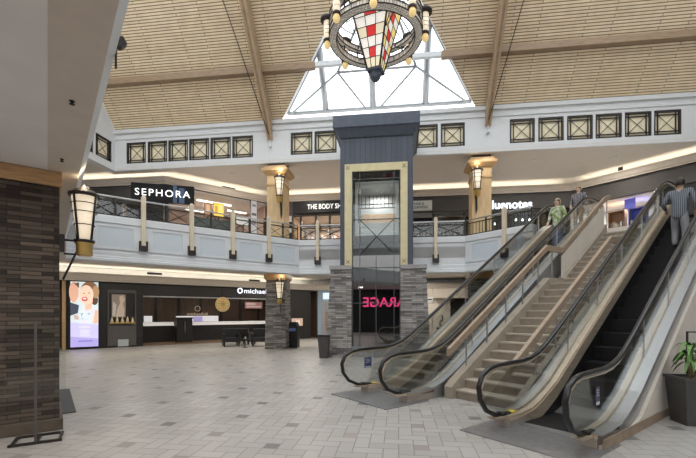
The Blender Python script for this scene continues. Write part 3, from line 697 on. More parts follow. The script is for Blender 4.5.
# ------------------------------------------------------------------ escalators
SLP = .62
ZH = lambda x: 1.33+SLP*(x-2.26)
ZS = lambda x: .23+SLP*(x-2.26)
def hand_path():
    p = [(.68, .165), (.42, .19), (.19, .29), (.05, .46), (.025, .63), (.10, .775), (.25, .855), (.45, .888), (.8, .895), (1.15, .90), (1.4, .93), (1.65, 1.0), (1.9, ZH(1.9)+.015)]
    x = 2.3
    while x < 7.9: p.append((x, ZH(x))); x += .6
    p += [(8.1, ZH(8.1)), (8.3, 5.06), (8.5, 5.13), (8.75, 5.18), (9.0, 5.20), (9.4, 5.20), (9.6, 5.16), (9.72, 5.05), (9.77, 4.9), (9.72, 4.74), (9.58, 4.62), (9.3, 4.56)]
    return p
HP = hand_path()
def deck_top(x):
    pts = [(.2, .165), (.9, .165), (1.25, .20), (1.5, .28), (1.75, .39), (2.0, ZH(2.0)-.66), (8.05, ZH(8.05)-.66), (8.35, 4.43), (8.7, 4.53), (9.45, 4.55)]
    for a, b in zip(pts, pts[1:]):
        if x <= b[0]: return a[1]+(b[1]-a[1])*(x-a[0])/(b[0]-a[0])
    return pts[-1][1]
DX = [.62, .9, 1.1, 1.25, 1.4, 1.5, 1.6, 1.75, 2.0, 3, 5, 7, 8.05, 8.2, 8.35, 8.5, 8.7, 9.45]
def escalator(label, a0, bcen, side_wall):
    root = thing('escalator', label, 'escalator', PA(a0, bcen), AA)
    xz = lambda p, q, d: (p, d, q)
    for sg in (-1, 1):
        y = sg*.55
        gp = [(x, z-.03) for x, z in HP]
        i0 = min(range(len(gp)), key=lambda i: gp[i][0])
        up = [(x+(.03 if x < .3 else 0)-(.03 if x > 9.56 else 0), z) for x, z in gp if True]
        poly = up[1:-1]+[(x, deck_top(x)-.03) for x in reversed([.62, .9, 1.25, 1.5, 1.75, 2.0, 8.05, 8.35, 8.7, 9.3])]
        m = MB(); m.prism(poly, xz, y-.006, y+.006); gl = m.build('glass_balustrade', Mt['glass'], root)
        for x in (2.7, 4.0, 5.3, 6.6, 7.8):
          m = MB(); m.prism([(x-.005, deck_top(x)), (x+.005, deck_top(x)), (x+.005, ZH(x)-.05), (x-.005, ZH(x)-.05)], xz, y-.008, y+.008)
          m.build('glass_joint', Mt['steel'], gl)
        m = MB(); m.tube([(x, y, z) for x, z in HP], .038, 8, None, .032); m.build('handrail', Mt['rubber'], root)
        m = MB(); m.tube([(x+(.045 if x < .3 else 0), y, z-.045) for x, z in HP[3:]][:-4], .018, 6); m.build('handrail_track', Mt['bronze'], root)
        # deck and skirt
        top = [(x, deck_top(x)) for x in DX]
        bot = [(x, max(.29 if x < 1.0 else .0, min(deck_top(x)-.04, (deck_top(x)-.40 if x > 1.3 else .30-.7*(x-1.0))))) for x in DX]
        bot = [(x, (deck_top(x)-.07) if x < 1.15 else (max(.02, deck_top(x)-.07-(.60*min(1, (x-1.15)/.5))))) for x in DX]
        m = MB(); m.prism(top+bot[::-1], xz, y-.03, y+.03 if False else y+.02*sg+.0 if False else y+.03)
        m.prism([(x, z) for x, z in top]+[(x, z-.05) for x, z in top[::-1]], xz, y-.11, y+.11)
        m.prism([(.28, .172), (.62, .165), (.62, .12), (.36, .14)], xz, y-.06, y+.06)
        m.build('deck', Mt['bronze'], root)
        mid_ = [(x, max(b_[1], z-.27)) for (x, z), b_ in zip(top, bot)]
        m = MB(); m.prism([(x, z-.04) for x, z in top]+mid_[::-1], xz, y-sg*.12, y-sg*.07); m.build('skirt_panel', Mt['bronze'], root)
        m = MB(); m.prism([(x, z-.10) for x, z in top[2:]]+[(x, z-.12) for x, z in bot[2:]][::-1], xz, y-sg*.105, y-sg*.07); m.build('lower_skirt', Mt['tread'], root)
        m = MB(); m.prism([(x, z+.012) for x, z in top]+[(x, z) for x, z in top[::-1]], xz, y+sg*.01, y+sg*.16); m.build('deck_strip', Mt['steel'], root)
        m = MB(); m.box(.60, 1.3, y-.11, y+.115, .012, .118); m.build('newel_base', mat('newel_steel', (.42, .38, .33), .45, .4), root)
        m = MB(); m.tube([(.76, y, .15), (.62, y, .16), (.52, y, .175)], .05, 8); m.build('handrail_inlet', Mt['black'], root)
        # outer cladding of the truss
        xs = [1.3, 1.7, 3, 5, 7, 8.1, 8.6, 9.0]
        tp_ = [(x, deck_top(x)-.05) for x in [1.3, 1.5, 1.75, 2.0, 3, 5, 7, 8.05, 8.35, 8.7, 9.0]]; bt = [(x, max(.0, ZS(x)-.75) if x < 8.4 else 3.64) for x in xs]
        bt = [(1.3, .0), (1.7, 0), (3.05, 0), (3.4, ZS(3.4)-.72), (5, ZS(5)-.72), (7, ZS(7)-.72), (8.1, 3.13), (8.8, 3.6), (9.0, 3.64)]
        m = MB(); m.prism(tp_+bt[::-1], xz, y+sg*.06, y+sg*.12); m.build('outer_cladding', Mt['steel'], root)
    bt = [(1.9, .01), (3.05, .01), (3.4, ZS(3.4)-.70), (5, ZS(5)-.70), (7, ZS(7)-.70), (8.1, 3.15), (9.0, 3.64)]
    tpp = [(9.0, 4.15), (8.8, 4.15), (8.3, ZS(8.3)-.30), (5, ZS(5)-.30), (2.7, ZS(2.7)-.30), (1.9, .015)]
    m = MB(); m.prism(bt+tpp, xz, -.44, .44); m.build('truss', Mt['greyband'], root)
    x = 1.40; k = 0
    for k in range(1, 17):
        z = .4*SLP*k
        xk = 1.89+.4*k; m = MB()
        m.box(xk, xk+.41, -.45, .45, z-.255, z-.03); m.box(xk-.015, xk+.41, -.45, .45, z-.03, z)
        for j in range(10): m.box(xk-.022, xk-.015, -.44+.09*j, -.40+.09*j, z-.2, z-.03)
        m.build('step', Mt['tread'], root)
    m = MB(); m.box(.98, 2.29, -.45, .45, .012, .02); m.build('flat_step', Mt['tread'], root)
    m = MB(); m.box(8.69, 9.0, -.45, .45, 4.16, ZM+.006); m.build('flat_step', Mt['tread'], root)
    m = MB(); m.box(-.05, 1.0, -.78, .80, .0, .014); m.build('landing_plate', Mt['plate'], root)
    m = MB(); m.box(.86, .98, -.45, .45, .014, .022); m.build('comb', Mt['steel'], root)
    m = MB(); m.box(8.9, 9.9, -.7, .7, ZM+.001, ZM+.012); m.build('landing_plate', Mt['plate'], root)
    m = MB(); m.box(.78, .9, -.60+1.1, -.50+1.1, .178, .186); m.build('caution_sticker', flat('yellow', (.8, .6, .05)), root)
    return root
eL = escalator('left escalator, carrying two people, beside the lift tower', 4.52, 5.55, False)
eR = escalator('right escalator with dark steps and a man riding up', 4.55, 2.52, True)
# safety labels on the glass
def label_on(root, x, y, z, w_, h_, colr, band):
    m = MB(); m.box(x-w_/2, x+w_/2, y-.010, y-.0065, z-h_/2, z+h_/2)
    o = m.build('safety_label', flat(colr[0], colr[1], .02), root)
    m = MB(); m.box(x-w_*.42, x+w_*.42, y-.013, y-.010, z-h_*.46, z-h_*.46+h_*band)
    for k in range(3): m.box(x-w_*.3, x+w_*.3, y-.0125, y-.010, z+h_*(.02+.14*k), z+h_*(.06+.14*k))
    m.build('label_print', flat('label_white', (.6, .6, .62)), o)
def on_glass(u, v, b): x, z = on_plane(u, v, AA, b); return x-4.55, z
x, z = on_glass(369.5, 362.5, 5.53+.55); label_on(eL, x, .55, z, .19, .21, ('label_navy', (.03, .045, .12)), .1)
x, z = on_glass(597, 396, 2.52-.55); label_on(eR, x, -.55, z, .12, .23, ('label_purple', (.07, .055, .11)), .16)
# enclosing wall under the right escalator
xs = [1.3, 3, 5, 7, 8.3, 9.0]
m = MB(); m.prism([(.62, .012)]+[(.62, .05), (1.2, .06)]+[(x, max(.06+.01*x, deck_top(x)-.33)) for x in (1.6, 2.0, 2.3, 3, 5, 7, 8.05, 8.35, 8.7, 9.0)]+[(9.0, .0), ], lambda p, q, d: (p, d, q), -.72, -.672)
m.build('side_wall', Mt['wallbeige'], eR)
m = MB(); m.box(.60, 9.0, -.735, -.721, .0, .13); m.build('wall_base', Mt['base'], eR)
# ------------------------------------------------------------------ stairs between them
st = thing('staircase', 'tiled staircase with wooden handrails between the two escalators', 'stairs', PA(6.15, 3.98), AA)
B0, B1 = -.62, .64          # clear width, local y
N1, RISE, GO = 14, 2.36/14, .29
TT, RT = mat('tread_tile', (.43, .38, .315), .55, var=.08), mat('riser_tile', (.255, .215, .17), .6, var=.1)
for k in range(N1):
    x = k*GO; x1 = x+GO if k < N1-1 else x+GO+.50
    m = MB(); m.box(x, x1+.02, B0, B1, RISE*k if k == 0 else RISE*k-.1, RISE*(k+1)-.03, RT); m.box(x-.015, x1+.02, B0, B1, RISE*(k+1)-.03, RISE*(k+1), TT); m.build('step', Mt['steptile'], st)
xl = N1*GO+.50; N2 = 11; R2 = (ZM-2.36)/N2
for k in range(N2):
    x = xl+k*GO; x1 = x+GO
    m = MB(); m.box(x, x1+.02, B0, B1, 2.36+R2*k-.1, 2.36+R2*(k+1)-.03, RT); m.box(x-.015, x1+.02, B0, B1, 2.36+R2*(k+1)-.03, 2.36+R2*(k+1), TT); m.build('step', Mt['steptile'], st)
xe = xl+N2*GO
m = MB(); m.box(xe-.02, 7.42+.6, B0, B1, 4.05, ZM); m.build('landing', Mt['steptile'], st)
SL1 = RISE/GO; SL2 = R2/GO
lin = [(0, 0), (N1*GO-GO, RISE*(N1-1)), (xl-.02, RISE*N1-.0), (xe, ZM)]
noseline = [(-.12, .05), (0, .17), (N1*GO-GO, 2.36), (xl, 2.38), (xe-GO, ZM), (xe+.4, ZM)]
for sg, y0, y1, nm in ((1, B1, B1+.18, 'left'), (-1, B0-.11, B0, 'right')):
    tpq = [(-.12, 0), (-.12, .22), (0, .32), (N1*GO-GO, 2.50), (xl, 2.52), (xe-GO, ZM+.14), (7.42, ZM+.14)]
    btq = [(7.42, 3.64), (6.6, 3.5), (xl, 2.0), (N1*GO-GO, 1.9), (.6, 0)]
    m = MB(); m.prism(tpq+btq, lambda p, q, d: (p, d, q), y0, y1); m.build('stringer', Mt['steptile'], st)
    y = (y0+y1)/2 if sg > 0 else y1-.05
    x0r = -.12 if sg > 0 else -.45
    hr = [(x0r, .86), (0.05, .98), (N1*GO-GO+.0, 3.26), (xl+.02, 3.27), (xe-GO, ZM+.93), (xe+.1, ZM+1.06)]
    hr[0] = (x0r, .98+(x0r-.05)*SL1)
    m = MB(); m.prism([(x, z+.065) for x, z in hr]+[(x, z-.075) for x, z in hr[::-1]], lambda p, q, d: (p, d, q), y-.035, y+.035); hd = m.build('wooden_handrail', Mt['wood_rail'], st)
    def zt_(x, pl):
        for a, b in zip(pl, pl[1:]):
            if x <= b[0]: return a[1]+(b[1]-a[1])*(x-a[0])/(b[0]-a[0])
        return pl[-1][1]
    x = .45
    while x < xe:
        m = MB(); m.box(x-.012, x+.012, y-.012, y+.012, zt_(x, tpq[1:])-.01, zt_(x, hr)-.07); m.build('baluster', Mt['steel'], st); x += .72
    if sg > 0:
        m = MB(); m.prism([(xl+.02, 2.54), (xl+.02, 3.12), (xe-.35, ZM+.72), (xe-.35, ZM+.10)], lambda p, q, d: (p, d, q), y-.012, y+.012); m.build('infill_panel', Mt['wallbeige'], st)
m = MB(); m.prism([(.3, 0), (N1*GO-GO, 1.86), (xl, 1.96), (6.6, 3.46), (7.4, 3.6), (7.4, 3.55), (xl, 1.9), (N1*GO-GO, 1.8), (.4, 0)], lambda p, q, d: (p, d, q), B0, B1); m.build('soffit', Mt['wallbeige'], st)
# ------------------------------------------------------------------ chandelier
CY = 9.5; cc = Vector(((375.5-348)/F*CY, CY, 0)); zz = lambda v, Y=CY: EYE+(HOR-v)/F*Y
zr = EYE+.71*CY+.02
ch = thing('chandelier', 'great round stained glass chandelier with hanging lanterns', 'chandelier', (cc.x, cc.y, zr), R(-22))
Mt['mosaic'] = bricks('beige_mosaic_glass', (.78, .72, .62), (.50, .47, .45), (.10, .09, .085), .075, .055, .006, rough=.3, bump=.2, mode='flat', noise=.5)
_b = Mt['mosaic'].node_tree.nodes['Principled BSDF']; _b.inputs['Emission Color'].default_value = (.9, .85, .75, 1); _b.inputs['Emission Strength'].default_value = .12
RR = 1.02
for nm_, z0, z1 in (('lower_ring', -.10, .02), ('upper_ring', .26, .38)):
    m = MB(); n = 40
    wi = .06 if nm_ == 'lower_ring' else .0
    prof = [(RR-wi, z0-.02*(wi > 0)), (RR+.10, z0), (RR+.10, z1), (RR-wi, z1)]
    rings = [[m.bm.verts.new((r*math.cos(2*math.pi*k/n), r*math.sin(2*math.pi*k/n), z)) for r, z in prof] for k in range(n)]
    for k in range(n):
        a, b = rings[k], rings[(k+1) % n]
        for i in range(4): m.bm.faces.new((a[i], b[i], b[(i+1) % 4], a[(i+1) % 4]))
    o = m.build(nm_, Mt['mosaic'], ch, norm=True)
    m = MB()
    for r, z in ((RR-wi-.01, z0-.02*(wi > 0)), (RR+.11, z0), (RR-wi-.01, z1), (RR+.11, z1)):
        m.tube([(r*math.cos(2*math.pi*k/n), r*math.sin(2*math.pi*k/n), z) for k in range(n+1)], .014, 6)
    m.build('ring_rim', Mt['iron'], o)
m = MB()
for k in range(16):
    a = 2*math.pi*k/16; c, s = math.cos(a), math.sin(a)
    m.bar((RR*c+.05*c, RR*s+.05*s, .02), (RR*c+.05*c, RR*s+.05*s, .26), .03)
    a2 = a+2*math.pi/16; m.bar(((RR+.05)*c, (RR+.05)*s, .02), ((RR+.05)*math.cos(a2), (RR+.05)*math.sin(a2), .26), .012)
m.build('ring_lattice', Mt['iron'], ch)
# central stained glass shade
zt0, zb0 = zz(8)-zr, zz(71)-zr; w0, w1 = .50, .155
pal = {'w': flat('leaded_white', (.82, .78, .72), .55), 'y': flat('leaded_amber', (.85, .66, .25), .5), 'r': flat('leaded_red', (.65, .03, .03), .5), 'c': flat('leaded_cream', (.85, .75, .55), .5)}
rows = 7
lead = MB()
for f in range(4):
    rot = Matrix.Rotation(f*math.pi/2, 3, 'Z')
    m = MB()
    def pt(i, j, out=0):
        k = j/rows; hw = w0+(w1-w0)*k; z = zt0+(zb0-zt0)*k
        return rot @ Vector((-hw+2*hw*i/3, -hw-out, z))
    for j in range(rows):
        for i in range(3):
            c = 'w'
            if i == 1 and j % 2 == 1: c = 'r'
            elif f % 2 and (i+j) % 2 == 0: c = 'y'
            elif j % 3 == 0: c = 'c'
            elif f % 2 == 0 and i != 1 and j == 3: c = 'y'
            m.face([pt(i, j+1), pt(i+1, j+1), pt(i+1, j), pt(i, j)], pal[c])
    m.build('stained_glass_panel', None, ch)
    for j in range(rows+1): lead.tube([pt(0, j, .004), pt(3, j, .004)], .009, 5)
    for i in range(4): lead.tube([pt(i, 0, .004), pt(i, rows, .004)], .022 if i in (0, 3) else .009, 5)
lead.box(-w0-.03, w0+.03, -w0-.03, w0+.03, zt0, zt0+.05)
lead.build('leading', Mt['iron'], ch)
m = MB(); m.frust(0, 0, zb0-.05, zb0, .17, .17, .19, .19); m.lathe([(.0, zb0-.26), (.07, zb0-.24), (.12, zb0-.18), (.16, zb0-.05)], 0, 0, 12); m.build('finial', Mt['towertrim'], ch)
m = MB(); m.lathe([(.42, zt0+.05), (.42, zt0+.3), (.2, zt0+.5), (.06, zt0+.6)], 0, 0, 16); m.tube([(0, 0, zt0+.5), (0, 0, TOPZ+.3-zr)], .03, 8); m.build('stem', Mt['towertrim'], ch)
m = MB()
for k in range(4):
    a = math.pi/4+k*math.pi/2; c, s = math.cos(a), math.sin(a)
    m.tube([(RR*c, RR*s, .3), (.2*c, .2*s, zt0+.5)], .014, 6)
    m.tube([(RR*c, RR*s, .0)]+[((RR-.5*math.sin(t*math.pi/6)*1.0-.0)*c, (RR-.5*math.sin(t*math.pi/6))*s, -.05-.22*math.sin(t*math.pi/6)+.30*t/6) for t in range(1, 6)]+[(.46*c, .46*s, .35)], .012, 6)
m.build('suspension_rod', Mt['iron'], ch)
for k in range(8):
    a = 2*math.pi*(k+.35)/8; c, s = (RR+.17)*math.cos(a), (RR+.17)*math.sin(a)
    ln = MB(); ln.lathe([(.085, -.02), (.085, .42)], c, s, 12); o = ln.build('lantern', Mt['lampshade'], ch)
    m = MB(); m.bar((c, s, -.075), (c, s, .45), .02); m.lathe([(.09, .42), (.17, .44), (.17, .5), (.1, .56), (.03, .58)], c, s, 14); m.lathe([(.095, -.08), (.095, -.02)], c, s, 12)
    for z in (.1, .2, .3): m.lathe([(.086, z), (.09, z+.006), (.086, z+.012)], c, s, 12)
    m.bar((c, s, -.05), (RR*math.cos(a), RR*math.sin(a), -.05), .03); m.build('lantern_frame', Mt['iron'], o)
    m = MB(); m.lathe([(.0, -.24), (.06, -.22), (.085, -.16), (.07, -.09), (.05, -.07)], c, s, 12); m.build('lantern_bulb', flat('amber_bulb', (.75, .55, .25), .6), o)
# ------------------------------------------------------------------ shops, lower level (hall frame turned along the left run: x = a, y = b)
def pl(u, v, d, ang=AA): return on_plane(u, v, ang, d)
def panel(name, mt, x0, x1, z0, z1, y0, y1, parent=None, ang=AA, origin=None, kind=None):
    m = MB()
    if parent is not None: m.box(x0-origin[0], x1-origin[0], y0-origin[1], y1-origin[1], z0-origin[2], z1-origin[2]); return m.build(name, mt, parent)
    m.box(x0, x1, y0, y1, z0, z1); o = m.build(name, mt, rz=ang)
    if kind: o['kind'] = kind
    return o
# illuminated advertising display
a0, z1 = pl(70.3, 281.5, LW); a1, z0 = pl(98, 346, LW)
w_, h_ = a1-a0, z1-z0
ad = thing('lightbox_poster', 'tall backlit advertising display of a laughing woman', 'advertisement', PA((a0+a1)/2, LW-.12, z0), AA)
m = MB(); m.box(-w_/2-.05, w_/2+.05, -.02, .118, -.05, h_+.05); m.build('display_frame', Mt['black'], ad)
def ell(cx, cz, rx, rz2, n=22): return [(cx+rx*math.cos(2*math.pi*k/n), cz+rz2*math.sin(2*math.pi*k/n)) for k in range(n)]
layer = [0]
def art(name, poly, col, es=.75):
    layer[0] += 1
    m = MB(); m.face([(-w_/2+p*w_, -.022-.0012*layer[0], q_*h_) for p, q_ in poly]); return m.build(name, flat('art_%s_%d' % (name, layer[0]), col, es), ad)
art('poster_backdrop', [(0, 0), (1, 0), (1, 1), (0, 1)], (.62, .72, .76))
art('poster_violet', [(0, 0), (1, 0), (1, .30), (0, .36)], (.40, .36, .74))
art('poster_violet', [(0, .16), (1, .12), (1, .34), (0, .38)], (.55, .53, .82))
art('poster_hair', ell(.68, .86, .33, .15), (.20, .10, .055))
art('poster_hair', ell(.86, .72, .13, .075), (.10, .05, .04))
art('poster_hair', ell(.90, .85, .13, .10), (.42, .25, .13))
art('poster_dress', [(.30, .36), (.99, .36), (.99, .60), (.80, .62), (.45, .60)], (.70, .72, .78))
art('poster_skin', [(.52, .56), (.74, .58), (.80, .72), (.50, .70)], (.78, .50, .38))
art('poster_skin', [(.80, .36), (.99, .36), (.99, .56), (.88, .57)], (.72, .46, .32))
art('poster_skin', ell(.56, .80, .26, .15), (.85, .60, .47))
art('poster_skin', ell(.12, .84, .17, .16), (.70, .40, .28))
art('poster_hair', [(.0, .95), (.30, .99), (.30, .9), (.12, .97)], (.12, .07, .05))
art('poster_mouth', ell(.50, .735, .11, .034), (.50, .06, .09))
art('poster_mouth', ell(.50, .742, .065, .012), (.9, .88, .86))
art('poster_eye', ell(.47, .82, .035, .008), (.10, .06, .05)); art('poster_eye', ell(.66, .83, .035, .008), (.10, .06, .05))
art('poster_nose', ell(.55, .785, .03, .015), (.74, .46, .34))
art('poster_suit', [(.0, .48), (.26, .52), (.30, .64), (.0, .68)], (.05, .06, .10))
art('poster_flute', [(.40, .42), (.62, .42), (.70, .52), (.36, .52)], (.30, .42, .56)); art('poster_flute', ell(.53, .47, .13, .05), (.66, .76, .84))
art('poster_suit', [(.14, .42), (.30, .42), (.28, .48), (.10, .50)], (.55, .40, .36))
for k, (z, wd) in enumerate(((.30, .40), (.24, .34), (.205, .3), (.17, .34))): art('poster_text', [(.5-wd/2, z), (.5+wd/2, z), (.5+wd/2, z+.012), (.5-wd/2, z+.012)], (.78, .78, .92))
art('poster_text', [(.27, .082), (.78, .082), (.78, .098), (.27, .098)], (.2, .17, .42))
# jewellery display window
a0, z1 = pl(107.5, 291, LW); a1, z0 = pl(136, 347.5, LW); w_ = a1-a0; h_ = z1-z0; z0 = max(z0, .02)
dw = thing('display_window', 'dark jewellery display window with a picture, right of the lit advertisement', 'shop window', PA((a0+a1)/2, LW-.02, z0), AA)
m = MB(); m.box(-w_/2, w_/2, -.05, -.0, h_*.02, h_*.42); m.box(-w_/2, w_/2, -.05, 0, h_*.94, h_); m.box(-w_/2, -w_/2+.06, -.05, 0, h_*.42, h_*.94); m.box(w_/2-.06, w_/2, -.05, 0, h_*.42, h_*.94); m.build('window_surround', Mt['greyband'], dw)
m = MB(); m.box(-w_*.36, w_*.12, -.03, -.005, h_*.52, h_*.92); pc = m.build('picture', flat('pic_bg', (.30, .25, .21), .12), dw)
def dpoly(name, pts, col, es, par, y=-.032): m = MB(); m.face([(p*w_, y, q_*h_) for p, q_ in pts]); return m.build(name, flat('dp_'+name, col, es), par)
dpoly('picture_figure', [(-.22, .53), (.06, .53), (.08, .66), (.02, .75), (.10, .84), (.02, .91), (-.10, .88), (-.08, .76), (-.18, .66)], (.55, .44, .36), .2, pc)
dpoly('picture_light', [(-.34, .54), (-.24, .54), (-.2, .74), (-.32, .8)], (.5, .47, .43), .2, pc, -.034)
m = MB(); m.box(-w_*.44, w_*.44, -.2, -.01, h_*.41, h_*.43); m.build('display_shelf', Mt['brass'], dw)
for k in range(5):
    m = MB(); x = -w_*.36+k*w_*.18; m.lathe([(.07, h_*.43), (.055, h_*.46), (.03, h_*.5+.03*(k % 2)), (.0, h_*.53+.03*(k % 2))], x, -.1, 10); m.build('jewellery_bust', flat('bust', (.62, .5, .32), .1), dw)
m = MB(); m.box(-w_*.15, w_*.22, -.06, -.052, h_*.01, h_*.13); m.build('notice', flat('notice', (.42, .45, .46), .05), dw)
# the jewellery shop
BI = 25.6
xo0, xo1 = a143, a288
panel('wall_shop_inside', Mt['brownwall'], xo0-3, xo1+2.6, 0, 3.1, BI, BI+.2, kind='structure')
panel('wall_shop_side', Mt['brownwall'], xo0-3.2, xo0-3, 0, 3.1, LW+.3, BI, kind='structure')
panel('wall_shop_side_right', Mt['brownwall'], xo1+2.61, xo1+2.8, 0, 3.1, LW+.3, BI, kind='structure')
panel('ceiling_shop', Mt['darkwall'], xo0-3, xo1+2.6, 3.11, 3.2, LW+.96, BI+.2, kind='structure')
panel('floor_shop', mat('shop_floor', (.20, .13, .08), .4, var=.15), xo0-3, xo1+2.6, 0.001, .012, LW+.05, BI, kind='structure')
for k in range(9):
    x = xo0-2.6+k*1.32; panel('trim_shop_panel_%d' % k, Mt['darkwall'], x, x+.16, .02, 3.08, BI-.05, BI-.002, kind='structure')
for x in (xo0+1.5, xo0+4.5, xo0+7.5): area(PA(x, LW+2.2, 3.05), 1.6, .5, 26, (1, .85, .7))
def sign(name, label, cat, u0, u1, v0, v1, d, ang, depth=.06): 
    x0, z1 = on_plane(u0, v0, ang, d); x1, z0 = on_plane(u1, v1, ang, d); x0, x1 = sorted((x0, x1))
    r = thing(name, label, cat, fr(ang)((x0+x1)/2, d, (z0+z1)/2), ang); return r, abs(x1-x0), abs(z1-z0)
def ringlogo(parent, x, r0, r1, mt, y=-.03):
    m = MB(); n = 24
    pts = [(x+r0*math.cos(2*math.pi*k/n), y, r0*math.sin(2*math.pi*k/n)) for k in range(n+1)]
    m.tube(pts, r1, 6); return m.build('ring_logo', mt, parent)
r, sw, sh = sign('shop_sign', 'white lit jeweller name with ring logo on the dark band above the shop', 'sign', 237.5, 277, 288, 294.5, LW-.03, AA)
ringlogo(r, -sw/2+.14, .13, .035, Mt['letterblue']); text('lettering', 'michael hill', Mt['letterblue'], .4, r, (sw*.075, -.01, 0), fit=(sw*.83, sh*.9))
BS = BI-.06
r, sw, sh = sign('shop_sign', 'pale ring logo and jeweller name on the brown wall inside the shop', 'sign', 186.5, 208, 302, 315, BS, AA)
ringlogo(r, 0, .16, .02, flat('logo_gold', (.55, .42, .30), .35), -.02)
text('lettering', 'michaelhill', flat('logo_gold', (.55, .42, .30), .35), .3, r, (0, -.01, -.34), fit=(sw*.95, .16))
def litbox(label, u0, u1, v0, v1, d):
    r, sw, sh = sign('lit_display', label, 'display', u0, u1, v0, v1, d, AA)
    m = MB(); m.box(-sw/2, sw/2, -.06, .02, -sh/2, sh/2, None, .008); m.build('light_panel', flat('case_light', (.80, .80, .84), .55), r)
    m = MB(); m.box(-sw/2-.02, sw/2+.02, -.07, .03, -sh/2-.05, -sh/2-.002); m.build('panel_rail', Mt['steel'], r)
    return r, sw, sh
r, sw, sh = litbox('long white lit panel with a violet centre inside the jewellery shop', 176, 218, 316, 322, BI-.35)
m = MB(); m.box(-.28, .28, -.068, -.061, -sh*.4, sh*.4); m.build('violet_print', flat('violet', (.42, .36, .70), .5), r)
litbox('short white lit panel at the left inside the jewellery shop', 143.8, 152, 316, 322.5, BI-.35)
r, sw, sh = sign('wall_poster', 'pink and white poster inside the jewellery shop', 'poster', 245, 262, 302, 308.5, BI-.3, AA)
m = MB(); m.box(-sw/2, sw/2, -.02, .02, -sh/2, sh/2); pz = m.build('poster_sheet', flat('pinkposter', (.55, .30, .28), .25), r)
m = MB(); m.box(-sw*.42, sw*.1, -.026, -.021, sh*.05, sh*.35); m.box(-sw*.42, sw*.42, -.026, -.021, -sh*.3, -sh*.12); m.build('poster_print', flat('posterprint', (.75, .62, .6), .3), pz)
c = pl(222.6, 304.4, LW-.1)
md = thing('gold_medallion', 'round gold medallion sign hanging in the jewellery shop opening', 'sign', PA(c[0], LW-.1, c[1]), AA)
m = MB(); n = 30
for r0, r1, y0, y1, nm in ((0, .40, -.02, .02, 'disc'), ):
    m.prism(ell(0, 0, .40, .40, 30), lambda p, q_, d: (p, d, q_), -.02, .02); dsc = m.build('disc', Mt['brass'], md)
m = MB()
for rr in (.38, .30): m.tube([(rr*math.cos(2*math.pi*k/30), -.025, rr*math.sin(2*math.pi*k/30)) for k in range(31)], .016, 6)
for k in range(12):
    a = k*math.pi/6; m.bar((.12*math.cos(a), -.025, .12*math.sin(a)), (.28*math.cos(a), -.025, .28*math.sin(a)), .03)
m.build('relief', flat('gold_relief', (.75, .58, .30), .2), dsc)
m = MB(); m.bar((0, 0, .40), (0, 0, 2.9-c[1]), .02); m.build('hanger', Mt['iron'], md)
def counter(label, u0, u1, d, zt, dep=.7):
    x0 = pl(u0, 320, d)[0]; x1 = pl(u1, 320, d)[0]
    r = thing('jewellery_counter', label, 'counter', PA((x0+x1)/2, d, .013), AA, 'jewellery counters')
    L = x1-x0
    m = MB(); m.box(-L/2, L/2, .04, dep-.04, 0, zt-.22); m.build('counter_body', Mt['darkwall'], r)
    m = MB(); m.box(-L/2, L/2, 0, dep, zt-.22, zt-.18); m.box(-L/2+.03, L/2-.03, .03, dep-.03, zt-.18, zt-.03); m.build('jewellery_tray', Mt['counter'], r)
    m = MB(); m.box(-L/2, L/2, 0, dep, zt-.03, zt, None, .005); m.build('glass_top', Mt['shopglass'], r)
    return r
counter('left jewellery counter with glowing glass top', 139, 174.5, 23.4, 1.12)
counter('long jewellery counter with glowing glass top behind the armchairs', 193, 268, 23.4, 1.12)
x0 = pl(177, 330, 22.6)[0]; x1 = pl(192.5, 330, 22.6)[0]
r = thing('shop_pedestal', 'tall dark pedestal with a steel handle between the jewellery counters', 'pedestal', PA((x0+x1)/2, 22.6, .013), AA)
L = x1-x0
m = MB(); m.box(-L/2, L/2, 0, .5, 0, 1.3, None, .02); m.box(-L/2-.04, L/2+.04, -.04, .54, 1.3, 1.36); m.build('body', Mt['darkwall'], r)
m = MB(); m.bar((0, -.05, .45), (0, -.05, 1.15), .035); m.bar((0, 0, .5), (0, -.05, .5), .03); m.bar((0, 0, 1.1), (0, -.05, 1.1), .03); m.build('handle', Mt['steel'], r)
# picture on the dark wall right of the column, closed shop
r, sw, sh = sign('wall_picture', 'small lit picture on the dark shop wall right of the stone column', 'picture', 290.5, 303, 317.5, 326.5, LW-.01, AA)
m = MB(); m.box(-sw/2, sw/2, -.05, .008, -sh/2, sh/2); pz = m.build('picture_frame', Mt['black'], r)
m = MB(); m.box(-sw/2+.05, sw/2-.05, -.056, -.051, -sh/2+.05, sh/2-.05); m.build('picture_print', flat('pic_warm', (.55, .40, .33), .4), pz)
m = MB(); m.box(-sw*.1, sw*.2, -.06, -.057, -sh*.3, sh*.2); m.build('picture_figure', flat('pic_skin', (.75, .62, .55), .4), pz)
